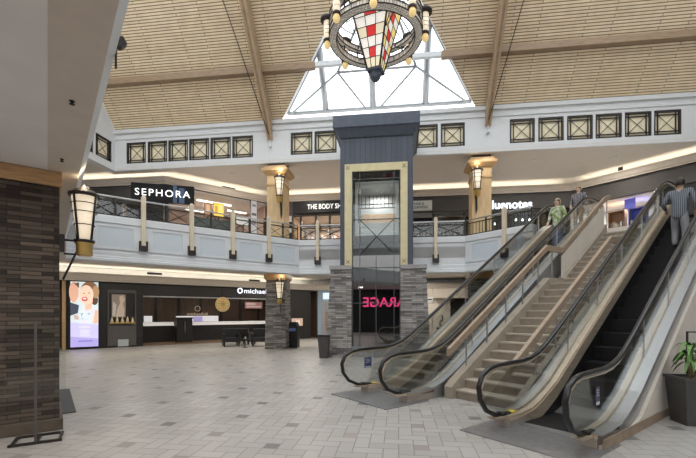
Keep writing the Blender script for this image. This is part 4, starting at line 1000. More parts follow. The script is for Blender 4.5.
# blue framed shop in the chamfered corner
cx0, cx1 = inv(J1, A1)[0]+.12, inv(J1, A1)[0]+2.2
TB = TL+.33
r = thing('corner_storefront', 'narrow pale blue shop front in the corner left of the lift', 'shop front', P1(cx0, TB-.05), A1)
m = MB(); m.box(0, .22, -.1, 0, 0, 3.08); m.box(1.05, 1.4, -.1, 0, 0, 3.08); m.box(.22, 1.05, -.1, 0, 2.35, 3.08); m.build('front_frame', flat('pale_blue', (.30, .40, .50), 0), r)
m = MB(); m.box(.35, 1.0, -.14, -.1, 2.5, 2.9); m.build('sign_panel', flat('sign_cool', (.62, .75, .85), .8), r)
m = MB(); m.box(.22, 1.05, -.04, 0.0, 0, 2.35); m.build('lit_interior', flat('shop_glow', (.52, .46, .42), .35), r)
m = MB(); m.box(.5, .85, -.09, -.045, .5, 1.7); m.build('display_stand', Mt['base'], r)
m = MB(); m.box(.22, 1.05, -.06, -.045, 0, 2.35); m.build('glass_door', Mt['shopglass'], r)
# ------------------------------------------------------------------ furniture on the lower floor
def armchair(label, p, rz):
    r = thing('armchair', label, 'armchair', p, rz, 'armchairs in front of the jewellery shop')
    m = MB(); m.box(-.30, .30, -.32, .30, .22, .44, None, .04); m.build('seat', Mt['leather'], r)
    m = MB(); m.box(-.36, .36, .24, .38, .22, .86, None, .05); m.build('backrest', Mt['leather'], r)
    for sx in (-1, 1):
        m = MB(); m.box(sx*.30, sx*.40, -.34, .36, .14, .62, None, .03); m.build('armrest', Mt['leather'], r)
        for sy in (-.28, .30): m = MB(); m.frust(sx*.34, sy, 0, .15, .02, .02, .035, .035); m.build('leg', Mt['black'], r)
    return r
for (u, v, rz, lab) in ((231, 346.3, 25, 'black armchair farthest left before the jewellery counter'), (246, 344.3, 160, 'black armchair between two others, its back to the hall'), (260, 346, 8, 'black armchair next to the stone column')):
    armchair(lab, floor_pt(u, v), R(rz))
p = floor_pt(245, 347.6)
r = thing('side_table', 'little dark side table with white cup between the armchairs', 'table', p, A1)
m = MB(); m.lathe([(.2, .38), (.2, .41)], 0, 0, 16); m.build('table_top', Mt['black'], r)
m = MB(); m.lathe([(.14, 0), (.14, .015), (.025, .03), (.025, .38)], 0, 0, 12); m.build('table_leg', Mt['black'], r)
m = MB(); m.lathe([(.03, 0), (.042, .09), (.038, .09), (.028, .01), (0, .01)], 0, 0, 12); cup = m.build('paper_cup', flat('cup_white', (.75, .75, .73)), None, p+Vector((.02, 0, .4105))); tag(cup, 'white paper cup on the little side table', 'cup')
p = floor_pt(293.5, 347.5)
r = thing('litter_bin', 'square black litter bin with blue sticker right of the stone column', 'bin', p, A1)
m = MB(); m.box(-.24, .24, -.24, .24, 0, .98, None, .02); m.build('bin_body', Mt['black'], r)
m = MB(); m.frust(0, 0, .98, 1.2, .24, .24, .17, .17); m.build('bin_hood', Mt['black'], r)
m = MB(); m.box(-.17, .17, -.248, -.241, .78, .92); m.build('sticker', flat('bin_blue', (.12, .2, .42), .05), r)
p = floor_pt(323, 358.5)
r = thing('planter_box', 'dark tapered square pot standing left of the lift pier', 'planter', p, A1)
m = MB(); m.frust(0, .2, 0, .78, .14, .14, .20, .20); m.build('pot', Mt['pot'], r)
m = MB(); m.box(-.21, .21, -.01, .41, .78, .83); m.build('rim', Mt['black'], r)
# planters at the right
def planter(label, p, rz, sz, h, plant):
    r = thing('potted_plant' if plant else 'planter_box', label, 'plant' if plant else 'planter', p, rz)
    m = MB(); m.frust(0, 0, 0, h-.04, sz*.37, sz*.37, sz*.47, sz*.47); m.build('pot', Mt['pot'], r)
    m = MB()
    for q4 in ((-sz*.5, sz*.5, -sz*.5, -sz*.42), (-sz*.5, sz*.5, sz*.42, sz*.5), (-sz*.5, -sz*.42, -sz*.42, sz*.42), (sz*.42, sz*.5, -sz*.42, sz*.42)): m.box(*q4, h-.045, h)
    m.build('pot_rim', Mt['pot'], r)
    m = MB(); m.box(-sz*.42, sz*.42, -sz*.42, sz*.42, h-.06, h-.03); m.build('soil', Mt['soil'], r)
    if plant:
        rnd = random.Random(3)
        m = MB()
        for k in range(3): m.tube([(.02*k-.02, .01*k, h-.03), (.015*k-.02, .02, h+.18), (.03*(k-1), .02*(k-1), h+.36+.03*k)], [.016, .013, .01], 6)
        m.build('stem', Mt['stem'], r)
        for k in range(26):
            a = rnd.uniform(0, 6.28); z = h+rnd.uniform(.2, .42); L = rnd.uniform(.2, .32); wd = .035; d = Vector((math.cos(a), math.sin(a), 0)); sd = Vector((-d.y, d.x, 0)); rise = rnd.uniform(.02, .2)
            m = MB(); prev = None
            for i in range(6):
                t = i/5; c = d*(L*t)+Vector((0, 0, z+rise*math.sin(t*2.2)-.22*t*t)); wv = wd*math.sin(math.pi*min(.97, t*.9+.08))
                cur = [m.bm.verts.new(c-sd*wv), m.bm.verts.new(c-Vector((0, 0, wv*.35))), m.bm.verts.new(c+sd*wv)]
                if prev:
                    for j in (0, 1): f = m.bm.faces.new((prev[j], prev[j+1], cur[j+1], cur[j])); f.smooth = True
                prev = cur
            m.build('leaf', Mt['leaf'], r)
    return r
planter('green leafy plant in a tapered dark planter by the right escalator', PA(7.5, 1.46), A1, .48, .69, True)
planter('dark planter box behind the leafy plant at the right edge', PA(8.15, 1.2), A1, .55, .72, False)
p = PA(8.05, .95)
r = thing('notice_stand', 'thin framed clear notice stand behind the leafy plant', 'sign stand', PA(8.35, 1.58), A1)
m = MB(); m.box(-.13, .13, -.02, .02, 0, .02)
for x in (-.12, .12): m.box(x-.012, x+.012, -.012, .012, .02, 1.32)
m.box(-.12, .12, -.012, .012, 1.30, 1.32); m.build('stand_frame', Mt['iron'], r)
m = MB(); m.box(-.11, .11, -.004, .004, .75, 1.29); m.build('clear_panel', Mt['glass'], r)
# sign stand before the near column, mat behind it
p0, p1 = floor_pt(7.5, 448), floor_pt(62, 440.5); mid = (p0+p1)/2; L = (p1-p0).length; an = math.atan2(p1.y-p0.y, p1.x-p0.x)
r = thing('sign_stand', 'black floor frame with a thin clear panel before the near dark column', 'sign stand', mid, an)
m = MB(); m.box(-L/2, L/2, -.02, .02, 0, .03); m.box(-L/2+.05, L/2-.05, .36, .39, 0, .03)
for x in (-L/2+.02, L/2-.04): m.box(x, x+.03, .0, .38, .0, .03)
m.box(-.02, .02, .02, .37, 0, .03); m.build('base_frame', Mt['iron'], r)
m = MB(); m.box(-.012, .012, -.01, .01, .03, 1.52); m.build('post', flat('stand_grey', (.09, .085, .08)), r)
m = MB(); m.box(-.30, .30, .012, .018, .55, 1.5); m.build('clear_panel', Mt['glass'], r)
m = MB(); m.box(-1.6, .37, 7.75, 10.2, .001, .014, None, .004); o = m.build('floor_mat', Mt['mat'], rz=AA); tag(o, 'grey floor mat behind the near dark column', 'mat')
# ------------------------------------------------------------------ ceiling downlights, vents, small fittings
def downlight(p, label, power, group, r=.11):
    d = thing('downlight', label, 'ceiling light', p, 0, group)
    m = MB(); m.lathe([(r, -.018), (r+.035, -.014), (r+.035, 0), (r, 0)], 0, 0, 16); m.build('trim_ring', Mt['white'], d)
    m = MB(); m.lathe([(0, -.006), (r, -.006)], 0, 0, 16); m.build('lens', Mt['dl'], d)
    l = bpy.data.lights.new('lamp', 'AREA'); l.shape = 'DISK'; l.size = .3; l.energy = power; l.color = (1, .93, .83)
    o = bpy.data.objects.new('lamp', l); COL.objects.link(o); o.parent = d; o.location = (0, 0, -.03)
for k in range(7): downlight(PA(-3.2+2.9*k, 17.6, ZC-.002), 'added unseen downlight in the lower gallery ceiling before the jewellery shop', LAMP_LOW, 'added lower gallery downlights on the left')  # lower rows are added behind the fascia to light the gallery floor
for k in range(4): downlight(PA(16.6, 15.5-3.6*k, ZC-.002), 'added unseen downlight in the lower gallery ceiling behind the escalators', LAMP_LOW, 'added lower gallery downlights on the right')
for s_ in (-5.0, 3.5): downlight(P1(s_, 20.5, ZC-.002), 'added unseen downlight in the lower gallery ceiling behind the lift', LAMP_LOW, 'added lower gallery downlights behind the lift')
def ceil_pt(u, v, z): k = (z-EYE)*F/(HOR-v); return Vector(((u-348)/F*k, k, z))
for u, v, lab in ((233, 174, 'round downlight in the upper ceiling above the cosmetics shop'), (298, 176, 'round downlight in the upper ceiling left of the lift tower'), (534, 160, 'round downlight in the upper ceiling right of the maple column'), (613, 157, 'round downlight in the upper ceiling above the stairs'), (665, 141, 'round downlight in the upper ceiling above the right escalator')):
    downlight(ceil_pt(u, v, ZU+.148), lab, LAMP_UP, 'upper gallery downlights')
for i, (a_, b_) in enumerate(((-2.5, 1.5), (-2.5, -3), (-5.5, 4.5), (-5.5, 0), (-2.2, 4.8))):  # out of view, added to brighten the near soffit by floor bounce
    downlight(PA(a_, b_, 3.598), 'added unseen downlight in the ceiling behind the near column', 70, 'added downlights of the near ceiling')
def vent(label, u0, u1, v0, v1, d, ang):
    r, sw, sh = sign('air_vent', label, 'air vent', u0, u1, v0, v1, d, ang)
    m = MB(); m.box(-sw/2, sw/2, -.012, 0, -sh/2, sh/2); m.build('vent_plate', Mt['greyband'], r)
    m = MB()
    for k in range(4): m.box(-sw/2+.03, sw/2-.03, -.018, -.0125, -sh/2+sh*(k+.35)/4.4, -sh/2+sh*(k+.7)/4.4)
    m.build('slat', Mt['iron'], r)
vent('dark air vent in the bulkhead above the display window', 147, 162, 272.2, 275.2, BL-.045, AA)
vent('dark air vent in the bulkhead above the jeweller name', 249, 260, 279.2, 282.0, BL-.045, AA)
vent('dark air vent in the upper bulkhead right of the cosmetics sign', 222, 235, 185.8, 189.5, BU-.055, AA)
c = on_plane(620.5, 169.3, AC, AU-.055)
r = thing('security_camera', 'small dark security camera on the upper bulkhead above the stairs', 'camera', PC(c[0], AU-.055, c[1]), AC)
m = MB(); m.box(-.1, .1, -.03, 0, -.06, .10); m.build('camera_mount', Mt['greyband'], r); m = MB(); m.tube([(-.02, -.05, 0), (.1, -.22, -.04)], .055, 10); m.build('camera_body', Mt['iron'], r)
for (u, v, lab) in ((72, 101, 'dark sprinkler head in the sloping soffit, the nearer one'), (62, 159, 'dark sprinkler head in the soffit next to the column trim')):
    p = ceil_pt(u, v, 3.58); r = thing('sprinkler_head', lab, 'sprinkler', p, 0, None)
    m = MB(); m.lathe([(.0, -.035), (.022, -.035), (.024, -.028), (.01, -.024), (.012, -.008), (.024, -.006), (.024, 0)], 0, 0, 12); m.build('deflector', Mt['black'], r)
r = thing('spotlight', 'small dark spotlight on the edge of the slab at the upper left', 'spotlight', PA(.45, 3.72, 3.86), AA)
m = MB(); m.prism([(0, -.04), (.035, -.045), (.075, .0), (.045, .05), (0, .035)], lambda p, q_, d: (p, d, q_), -.03, .03); m.build('lamp_body', Mt['iron'], r)
m = MB(); m.box(-.012, .004, -.01, .01, -.22, .05); m.build('bracket', Mt['iron'], r)
# ------------------------------------------------------------------ upper shops
IZ = ZM+.002
def room(tagname, ang, x0, x1, y0, dep, zc, mt, power, col=(1, .86, .74)):
    m = MB(); m.box(x0, x1, y0+dep, y0+dep+.1, ZM, zc); m.box(x0-.1, x0, y0+.1, y0+dep+.1, ZM, zc); m.box(x1, x1+.1, y0+.1, y0+dep+.1, ZM, zc)
    struct(m.build('wall_'+tagname, mt, rz=ang))
    m = MB(); m.box(x0-.1, x1+.1, y0+.1, y0+dep+.1, zc, zc+.08); struct(m.build('ceiling_'+tagname, Mt['cream'], rz=ang))
    n = max(1, round((x1-x0)/4))
    for k in range(n):
        p = fr(ang)(x0+(x1-x0)*(k+.5)/n, y0+dep*.5, zc-.05); area(p, 2, .6, power, col, (0, 0, ang))
def shelf(label, ang, x, y, wd, h, mt, group, rows_=4, dep=.45, seed=1):
    r = thing('display_shelf', label, 'shelf', fr(ang)(x, y, IZ), ang, group)
    m = MB(); m.box(-wd/2, wd/2, dep-.03, dep, 0, h); m.box(-wd/2, -wd/2+.04, 0, dep-.03, 0, h); m.box(wd/2-.04, wd/2, 0, dep-.03, 0, h); m.build('carcass', mt, r)
    for k in range(rows_+1):
        m = MB(); z = .1+(h-.15)*k/rows_; m.box(-wd/2+.04, wd/2-.04, .02, dep-.03, z, z+.03); m.build('shelf_board', mt, r)
    rnd = random.Random(seed); m = MB(); cols = [flat('goods_%d' % i, c_) for i, c_ in enumerate(((.6, .55, .5), (.35, .12, .12), (.15, .2, .3), (.7, .65, .6), (.5, .38, .2)))]
    for k in range(rows_):
        z = .13+(h-.15)*k/rows_; x_ = -wd/2+.08
        while x_ < wd/2-.14:
            w2 = rnd.uniform(.05, .12); m.box(x_, x_+w2, .08, dep-.1, z+.001, z+rnd.uniform(.12, .3), rnd.choice(cols)); x_ += w2+.02
    o = m.build('goods', None, r); o['kind'] = 'stuff'
    return r
def strip_light(label, u0, v0, u1, v1, d, ang, group):
    x0, z0 = on_plane(u0, v0, ang, d); x1, z1 = on_plane(u1, v1, ang, d)
    z = (z0+z1)/2; r = thing('linear_light', label, 'ceiling light', fr(ang)((x0+x1)/2, d, z), ang, group)
    L = abs(x1-x0); m = MB(); m.box(-L/2, L/2, -.05, .05, -.03, .03); m.build('light_tube', Mt['strip'], r); m = MB(); m.box(-L/2, L/2, -.06, .06, .031, .07); m.build('housing', Mt['white'], r)
    m = MB(); m.box(-L/2+.1, -L/2+.13, -.01, .01, .07, 7.80-z); m.build('rod', Mt['steel'], r); m = MB(); m.box(L/2-.13, L/2-.1, -.01, .01, .07, 7.80-z); m.build('rod', Mt['steel'], r)
k2 = inv(K2, AA)[0]
room('cosmetics', AA, k1+.15, k2+.2, BU+.4, 4.2, 7.9, Mt['pinkwall'], 150)
strip_light('upper of the long linear lights inside the cosmetics shop', 197, 203.5, 231, 202.5, BU+1.6, AA, 'linear lights in the cosmetics shop')
strip_light('long linear light at the right inside the cosmetics shop', 228, 212.5, 246, 211.5, BU+2.4, AA, 'linear lights in the cosmetics shop')
strip_light('lower linear light behind the cosmetics sign', 186, 211.5, 212, 210.5, BU+3.2, AA, 'linear lights in the cosmetics shop')
for k in range(5):
    shelf('tall shelf of small goods at the back of the cosmetics shop', AA, k1+1.4+k*1.75, BU+3.9, 1.5, 2.6, Mt['pinkwall'], 'cosmetics shelves', seed=k)
def upic(name, label, cat, u0, u1, v0, v1, d, ang, colr, es, legs=True, parts=()):
    r, sw, sh = sign(name, label, cat, u0, u1, v0, v1, d, ang)
    m = MB(); m.box(-sw/2-.03, sw/2+.03, -.03, .03, -sh/2-.03, sh/2+.03); b = m.build('frame', Mt['black'], r)
    m = MB(); m.box(-sw/2, sw/2, -.037, -.031, -sh/2, sh/2); q_ = m.build('face', flat(name+'_'+label[:9].replace(' ', '_'), colr, es), r)
    for (x0, x1, z0, z1, c_) in parts:
        m = MB(); m.box(sw*(x0-.5), sw*(x1-.5), -.043, -.038, sh*(z0-.5), sh*(z1-.5)); m.build('print', flat('print_%02d%02d%02d' % tuple(int(99*t) for t in c_), c_, es*.6), q_)
    if legs:
        m = MB(); z = r.location.z-IZ; m.box(-.03, .03, -.03, .03, -z, -sh/2-.03); m.box(-.12, .12, -.15, .15, -z, -z+.03); m.build('stand', Mt['black'], r)
    return r
upic('lit_poster', 'yellow lit poster inside the cosmetics shop', 'poster', 213.5, 223.5, 203, 217, BU+1.0, AA, (.85, .58, .08), .9, parts=((.1, .4, .2, .8, (.6, .33, .1)), (.55, .9, .5, .9, (.9, .75, .3))))
upic('lit_poster', 'orange and brown poster left of the yellow one', 'poster', 204.5, 211.6, 203, 217, BU+1.0, AA, (.45, .22, .10), .5, parts=((.2, .7, .3, .9, (.75, .5, .35)),))
upic('totem_sign', 'tall pale standing sign at the right end of the cosmetics shop', 'sign', 250.8, 256.6, 199, 236, BU+.1, AA, (.55, .57, .62), .15, parts=((.1, .9, .55, .62, (.1, .1, .12)), (.1, .9, .3, .42, (.25, .25, .3)), (.2, .8, .8, .86, (.2, .2, .25))))
upic('dark_screen', 'low dark screen panel along the front of the cosmetics shop', 'screen', 194, 232, 217, 236, BU-.1, AA, (.03, .045, .045), 0)
upic('display_table', 'white curved display board in the cosmetics shop', 'display', 236, 250, 216, 226, BU+.3, AA, (.7, .7, .72), .15)
# cosmetics sign
A14 = R(14); cxy = Vector(((163-348)/F*18.55, 18.55, EYE+(HOR-193.2)*18.55/F))
r = thing('shop_sign', 'black cosmetics shop board with spaced white capitals', 'sign', cxy, A14)
m = MB(); m.box(-1.38, 1.38, .0, .22, -.42, .42); m.build('sign_board', mat('sign_black', (.008, .008, .009), .5, spec=.2), r)
text('lettering', 'SEPHORA', Mt['lettering'], .5, r, (0, -.01, .0), fit=(2.42, .32), space=1.25)
m = MB(); m.box(.45, .62, -.008, -.002, -.44, .42); m.box(.7, .95, -.008, -.002, -.44, .3); m.build('painted_reflection', flat('sign_blue', (.05, .09, .17), .08), r)  # bluish reflection on the board, painted as thin stripes
# left part of the upper front: dark glazing
k0L = -14
m = MB(); iK = inv(K1, A1)
m.box(iK[0]-15, iK[0]-.1, iK[1]+.42, iK[1]+.5, ZM, 7.9); struct(m.build('wall_upper_dark', Mt['darkwall'], rz=A1))
for u in (79, 105, 124):
    x = on_plane(u, 190, A1, iK[1]+.3)[0]; m = MB(); m.box(x-.05, x+.05, iK[1]+.25, iK[1]+.41, ZM, 7.15); struct(m.build('trim_mullion_%d' % u, Mt['greyband'] if u != 124 else Mt['pinkwall'], rz=A1))
x0, x1 = on_plane(68, 190, A1, iK[1]+.3)[0], on_plane(123, 190, A1, iK[1]+.3)[0]
m = MB(); m.box(x0, x1, iK[1]+.27, iK[1]+.29, ZM, 7.15); struct(m.build('window_51', Mt['shopglass'], rz=A1))
# body care shop, right of it the repair shop and the clothes shop
iu2, iu3 = inv(K2, A1)[0], inv(K3, A1)[0]
YB = TU+.16
xa_, xb_ = on_plane(287, 210, A1, YB)[0], SC+1.0
room('bodycare', A1, xa_+.4, xb_, YB, 3.0, 7.2, Mt['shelfwood'], 70)
m = MB(); m.box(xb_+.12, iu3, YB+1.4, YB+1.5, ZM, 7.15); struct(m.build('wall_upper_back_right', Mt['darkwall'], rz=A1))
m = MB(); m.box(iu2-.3, xa_-.1, YB+.3, YB+.4, ZM, 7.15); struct(m.build('wall_upper_back_left', Mt['darkwall'], rz=A1))
for k in range(3): shelf('wooden shelf of bottles inside the body care shop', A1, xa_+1.3+k*1.5, YB+2.3, 1.4, 2.7, Mt['shelfwood'], 'body care shelves', seed=20+k)
r, sw, sh = sign('shop_sign', 'black body care shop board with white capitals left of the lift tower', 'sign', 293, 350, 202, 211.6, YB-.12, A1)
m = MB(); m.box(-sw/2, sw/2, -.06, .1, -sh/2, sh/2); m.build('sign_board', Mt['black'], r)
text('lettering', 'THE BODY SHOP', Mt['lettering'], .3, r, (.39, -.07, 0), fit=(sw*.72, .27))
r = thing('striped_pilaster', 'black and white banded pilaster at the left of the body care shop', 'pilaster', P1(xa_+.13, YB, IZ), A1)
for k in range(9): m = MB(); m.box(-.16, .16, -.1, .1, .325*k, .325*(k+1)); m.build('band', Mt['black'] if k % 2 else flat('band_white', (.6, .6, .58)), r)
for u in (291.5, 301, 316, 330):
    x = on_plane(u, 220, A1, YB)[0]; m = MB(); m.box(x-.06, x+.06, YB-.05, YB+.05, ZM, 7.15); struct(m.build('trim_mullion_%d' % int(u), Mt['black'], rz=A1))
r, sw, sh = sign('shop_sign', 'white box sign with dark lettering right of the lift tower', 'sign', 404, 432, 201.6, 210, YB-.12, A1)
m = MB(); m.box(-sw/2, sw/2, -.08, .1, -sh/2, sh/2, None, .01); m.build('sign_box', flat('dull_white_sign', (.55, .57, .55), .12), r)
text('lettering', 'REPAIR &', flat('sign_dark', (.06, .08, .07)), .2, r, (-.05, -.09, sh*.17), fit=(sw*.5, sh*.27)); text('lettering', 'CLEANING', flat('sign_dark', (.06, .08, .07)), .2, r, (.05, -.09, -sh*.2), fit=(sw*.62, sh*.27))
for u0, u1, lab in ((434, 466, 'wide dark'), (495, 536, 'dark')):
    x0, x1 = on_plane(u0, 220, A1, YB)[0], on_plane(u1, 220, A1, YB)[0]
    m = MB(); m.box(x0, x1, YB+.5, YB+.52, ZM, 7.15); struct(m.build('window_%d' % u0, Mt['shopglass'], rz=A1))
    for x in (x0, x1): m = MB(); m.box(x-.05, x+.05, YB+.42, YB+.6, ZM, 7.15); struct(m.build('trim_jamb_%d' % int(u0*10+x), Mt['greyband'], rz=A1))
r, sw, sh = sign('shop_sign', 'cool white lower case clothes shop name beside the right maple column', 'sign', 485.5, 533, 200.3, 208.5, YB-.05, A1)
text('lettering', 'bluenotes', Mt['letterblue'], .5, r, (0, 0, .0), fit=(sw*.97, sh*.9), width=.012)
for i, (u, v) in enumerate(((516, 220), (522.5, 220), (529.5, 220), (494.5, 224))):
    c = on_plane(u, v, A1, YB+1.0); q_ = thing('spot_lamp', 'tiny bright spot lamp inside the clothes shop', 'lamp', P1(c[0], YB+1.0, c[1]), A1, 'spot lamps in the clothes shop')
    m = MB(); m.lathe([(.0, -.05), (.06, -.045), (.06, 0), (.03, .08)], 0, 0, 10); m.build('lamp_head', Mt['dl'], q_); m = MB(); m.bar((0, 0, .08), (0, 0, 7.15-c[1]), .02); m.build('lamp_rod', Mt['black'], q_)
# mannequins and racks in the dark windows right of the lift
rnd = random.Random(5)
for i, u in enumerate((415, 425, 436.5, 447, 458)):
    x = on_plane(u, 225, A1, YB+.9)[0]
    q_ = thing('clothes_rack', ['rack of pale and brown clothes', 'rack with a striped garment', 'rack of dark coats', 'rack of grey clothes', 'rack of brown jackets'][i]+' in the window right of the lift tower', 'clothes rack', P1(x, YB+.9, IZ), A1, None)
    m = MB(); m.bar((-.22, 0, 2.0), (.22, 0, 2.0), .03); m.bar((-.22, 0, 0), (-.22, 0, 2.0), .03); m.bar((.22, 0, 0), (.22, 0, 2.0), .03); m.box(-.24, -.20, -.2, .2, 0, .03); m.box(.20, .24, -.2, .2, 0, .03); m.build('rack_frame', Mt['steel'], q_)
    for k in range(4):
        c_ = rnd.choice(((.35, .3, .26), (.1, .08, .08), (.28, .14, .1), (.5, .48, .46)))
        m = MB(); m.frust(-.18+.12*k, 0, .75, 1.92, .045, .24, .035, .16); m.build('garment', flat('cloth_%d' % int(c_[0]*100), c_), q_)
# right upper gallery shop with bright interior
ua, ub = on_plane(656, 200, AC, AU+.2)[0], on_plane(604, 200, AC, AU+.2)[0]
x0, x1 = min(ua, ub)-1.5, max(ua, ub)
m = MB(); m.box(x1+.12, inv(K3, AC)[0]+20 if False else x1+.2, AU+.2, AU+2.4, ZM, 7.15); struct(m.build('wall_gift_side', Mt['darkwall'], rz=AC))
room('gift', AC, x0, x1, AU+.2, 2.6, 7.15, flat('gift_white', (.62, .60, .57)), 130, (1, .97, .92))
for i, (u, c_, lab) in enumerate(((613, (.30, .17, .09), 'brown'), (634, (.10, .12, .45), 'blue'))):
    x = on_plane(u, 205, AC, AU+.8)[0]
    shelf('%s shelf of goods in the bright shop above the stairs' % lab, AC, x, AU+1.2, .72, 2.55, flat('shelf_'+lab, c_), None, 3, seed=40+i)
c = on_plane(630, 204, AC, AU+.6); q_ = thing('promotion_board', 'small blue board in the bright shop above the stairs', 'board', PC(c[0], AU+.6, IZ), AC)
m = MB(); m.box(-.22, .22, -.02, .02, c[1]-IZ-.2, c[1]-IZ+.25); m.build('board_face', flat('promo_blue', (.12, .13, .55), .25), q_); m = MB(); m.box(-.02, .02, -.015, .015, 0, c[1]-IZ-.2); m.box(-.2, .2, -.15, .15, 0, .02); m.build('board_leg', Mt['black'], q_)
for x_a, x_b in ((-20, x0-.12),):
    m = MB(); m.box(x0-9, x0-.12, AU+.25, AU+.35, ZM, 7.15); struct(m.build('wall_upper_right', Mt['darkwall'], rz=AC))
m = MB(); m.box(x1+.21, -inv(K3, AA)[1]*-1 if False else x1+6, AU+.25, AU+.35, ZM, 7.15); 
struct(m.build('wall_upper_right_dark', Mt['darkwall'], rz=AC))
# lower level right of the lift: pale wall with a small sign and a scroll ornament, dark shop beyond it
x0, x1 = on_plane(421, 320, A1, TB)[0], on_plane(449, 320, A1, TB)[0]
m = MB(); m.box(x0, x1, TB-.6, TB-.01, 0, 3.05); struct(m.build('wall_corridor', Mt['wallbeige'], rz=A1))
m = MB(); m.box(on_plane(434, 320, A1, TB-1.4)[0], on_plane(470, 320, A1, TB-1.4)[0], TB-1.4, TB-.61, 2.5, 3.05); struct(m.build('trim_corridor_bulkhead', Mt['beige'], rz=A1))
r, sw, sh = sign('door_sign', 'small white sign on the pale wall right of the lift', 'sign', 426.5, 433, 297, 302.5, TB-.62, A1)
m = MB(); m.box(-sw/2, sw/2, -.02, .015, -sh/2, sh/2); m.build('sign_plate', flat('plain_white', (.7, .7, .68), .05), r)
m = MB(); m.box(-sw*.3, sw*.3, -.025, -.021, -.02, .05); m.build('sign_print', Mt['iron'], r)
c = on_plane(441.5, 322, A1, TB-.62)
r = thing('scroll_ornament', 'black scroll ornament on the pale wall right of the lift', 'ornament', P1(c[0], TB-.68, c[1]), A1)
m = MB(); m.tube([(.14*math.cos(t*.5)*(1-t*.04), 0, .05*t-.4+.06*math.sin(t)) for t in range(17)], .035, 6); m.tube([(-.3, 0, -.35), (-.1, 0, -.45), (.15, 0, -.4)], .05, 6); m.build('scroll', Mt['black'], r)
# ------------------------------------------------------------------ people
def stripes(name, c1, c2, sc, axis='X', second=None):
    m, t, b = new_mat(name); b.inputs['Roughness'].default_value = .85
    tc = t.nodes.new('ShaderNodeTexCoord'); wv = t.nodes.new('ShaderNodeTexWave'); wv.bands_direction = axis; wv.inputs['Scale'].default_value = sc
    lnk(t, tc.outputs['Object'], wv.inputs['Vector']); r = t.nodes.new('ShaderNodeValToRGB'); r.color_ramp.elements[0].color = (*c1, 1); r.color_ramp.elements[1].color = (*c2, 1)
    r.color_ramp.elements[0].position = .45; r.color_ramp.elements[1].position = .75
    if second:
        w2 = t.nodes.new('ShaderNodeTexWave'); w2.bands_direction = 'Z'; w2.inputs['Scale'].default_value = sc; lnk(t, tc.outputs['Object'], w2.inputs['Vector'])
        mu = t.nodes.new('ShaderNodeMath'); mu.operation = 'MULTIPLY_ADD'; mu.inputs[1].default_value = .5; mu2 = t.nodes.new('ShaderNodeMath'); mu2.operation = 'MULTIPLY'; mu2.inputs[1].default_value = .5
        lnk(t, w2.outputs['Fac'], mu.inputs[0]); lnk(t, wv.outputs['Fac'], mu2.inputs[0]); lnk(t, mu2.outputs[0], mu.inputs[2]); lnk(t, mu.outputs[0], r.inputs[0])
    else: lnk(t, wv.outputs['Fac'], r.inputs[0])
    lnk(t, r.outputs[0], b.inputs['Base Color']); return m
def skin(name, chains, mt, parent, sub=1):
    """chains of (point, radius); the first chain holds the root; shared points join"""
    bm = bmesh.new(); lay = bm.verts.layers.skin.verify(); idx = {}; first = True
    for ch_ in chains:
        prev = None
        for p, rad in ch_:
            key = tuple(round(c, 4) for c in p)
            if key not in idx:
                v = bm.verts.new(p); rr = rad if isinstance(rad, tuple) else (rad, rad)
                v[lay].radius = rr; v[lay].use_root = first; first = False; idx[key] = v
            v = idx[key]
            if prev is not None and not bm.edges.get((prev, v)): bm.edges.new((prev, v))
            prev = v
    me = bpy.data.meshes.new(name); bm.to_mesh(me); bm.free(); me.materials.append(mt)
    o = bpy.data.objects.new(name, me); COL.objects.link(o)
    md_ = o.modifiers.new('skin', 'SKIN'); md_.use_smooth_shade = True
    sb = o.modifiers.new('sub', 'SUBSURF'); sb.levels = sub; sb.render_levels = sub
    me2 = bpy.data.meshes.new_from_object(o.evaluated_get(bpy.context.evaluated_depsgraph_get()))
    me2.name = name; bpy.data.objects.remove(o)
    if not me2.materials: me2.materials.append(mt)
    o = bpy.data.objects.new(name, me2); COL.objects.link(o); o.parent = parent
    return o
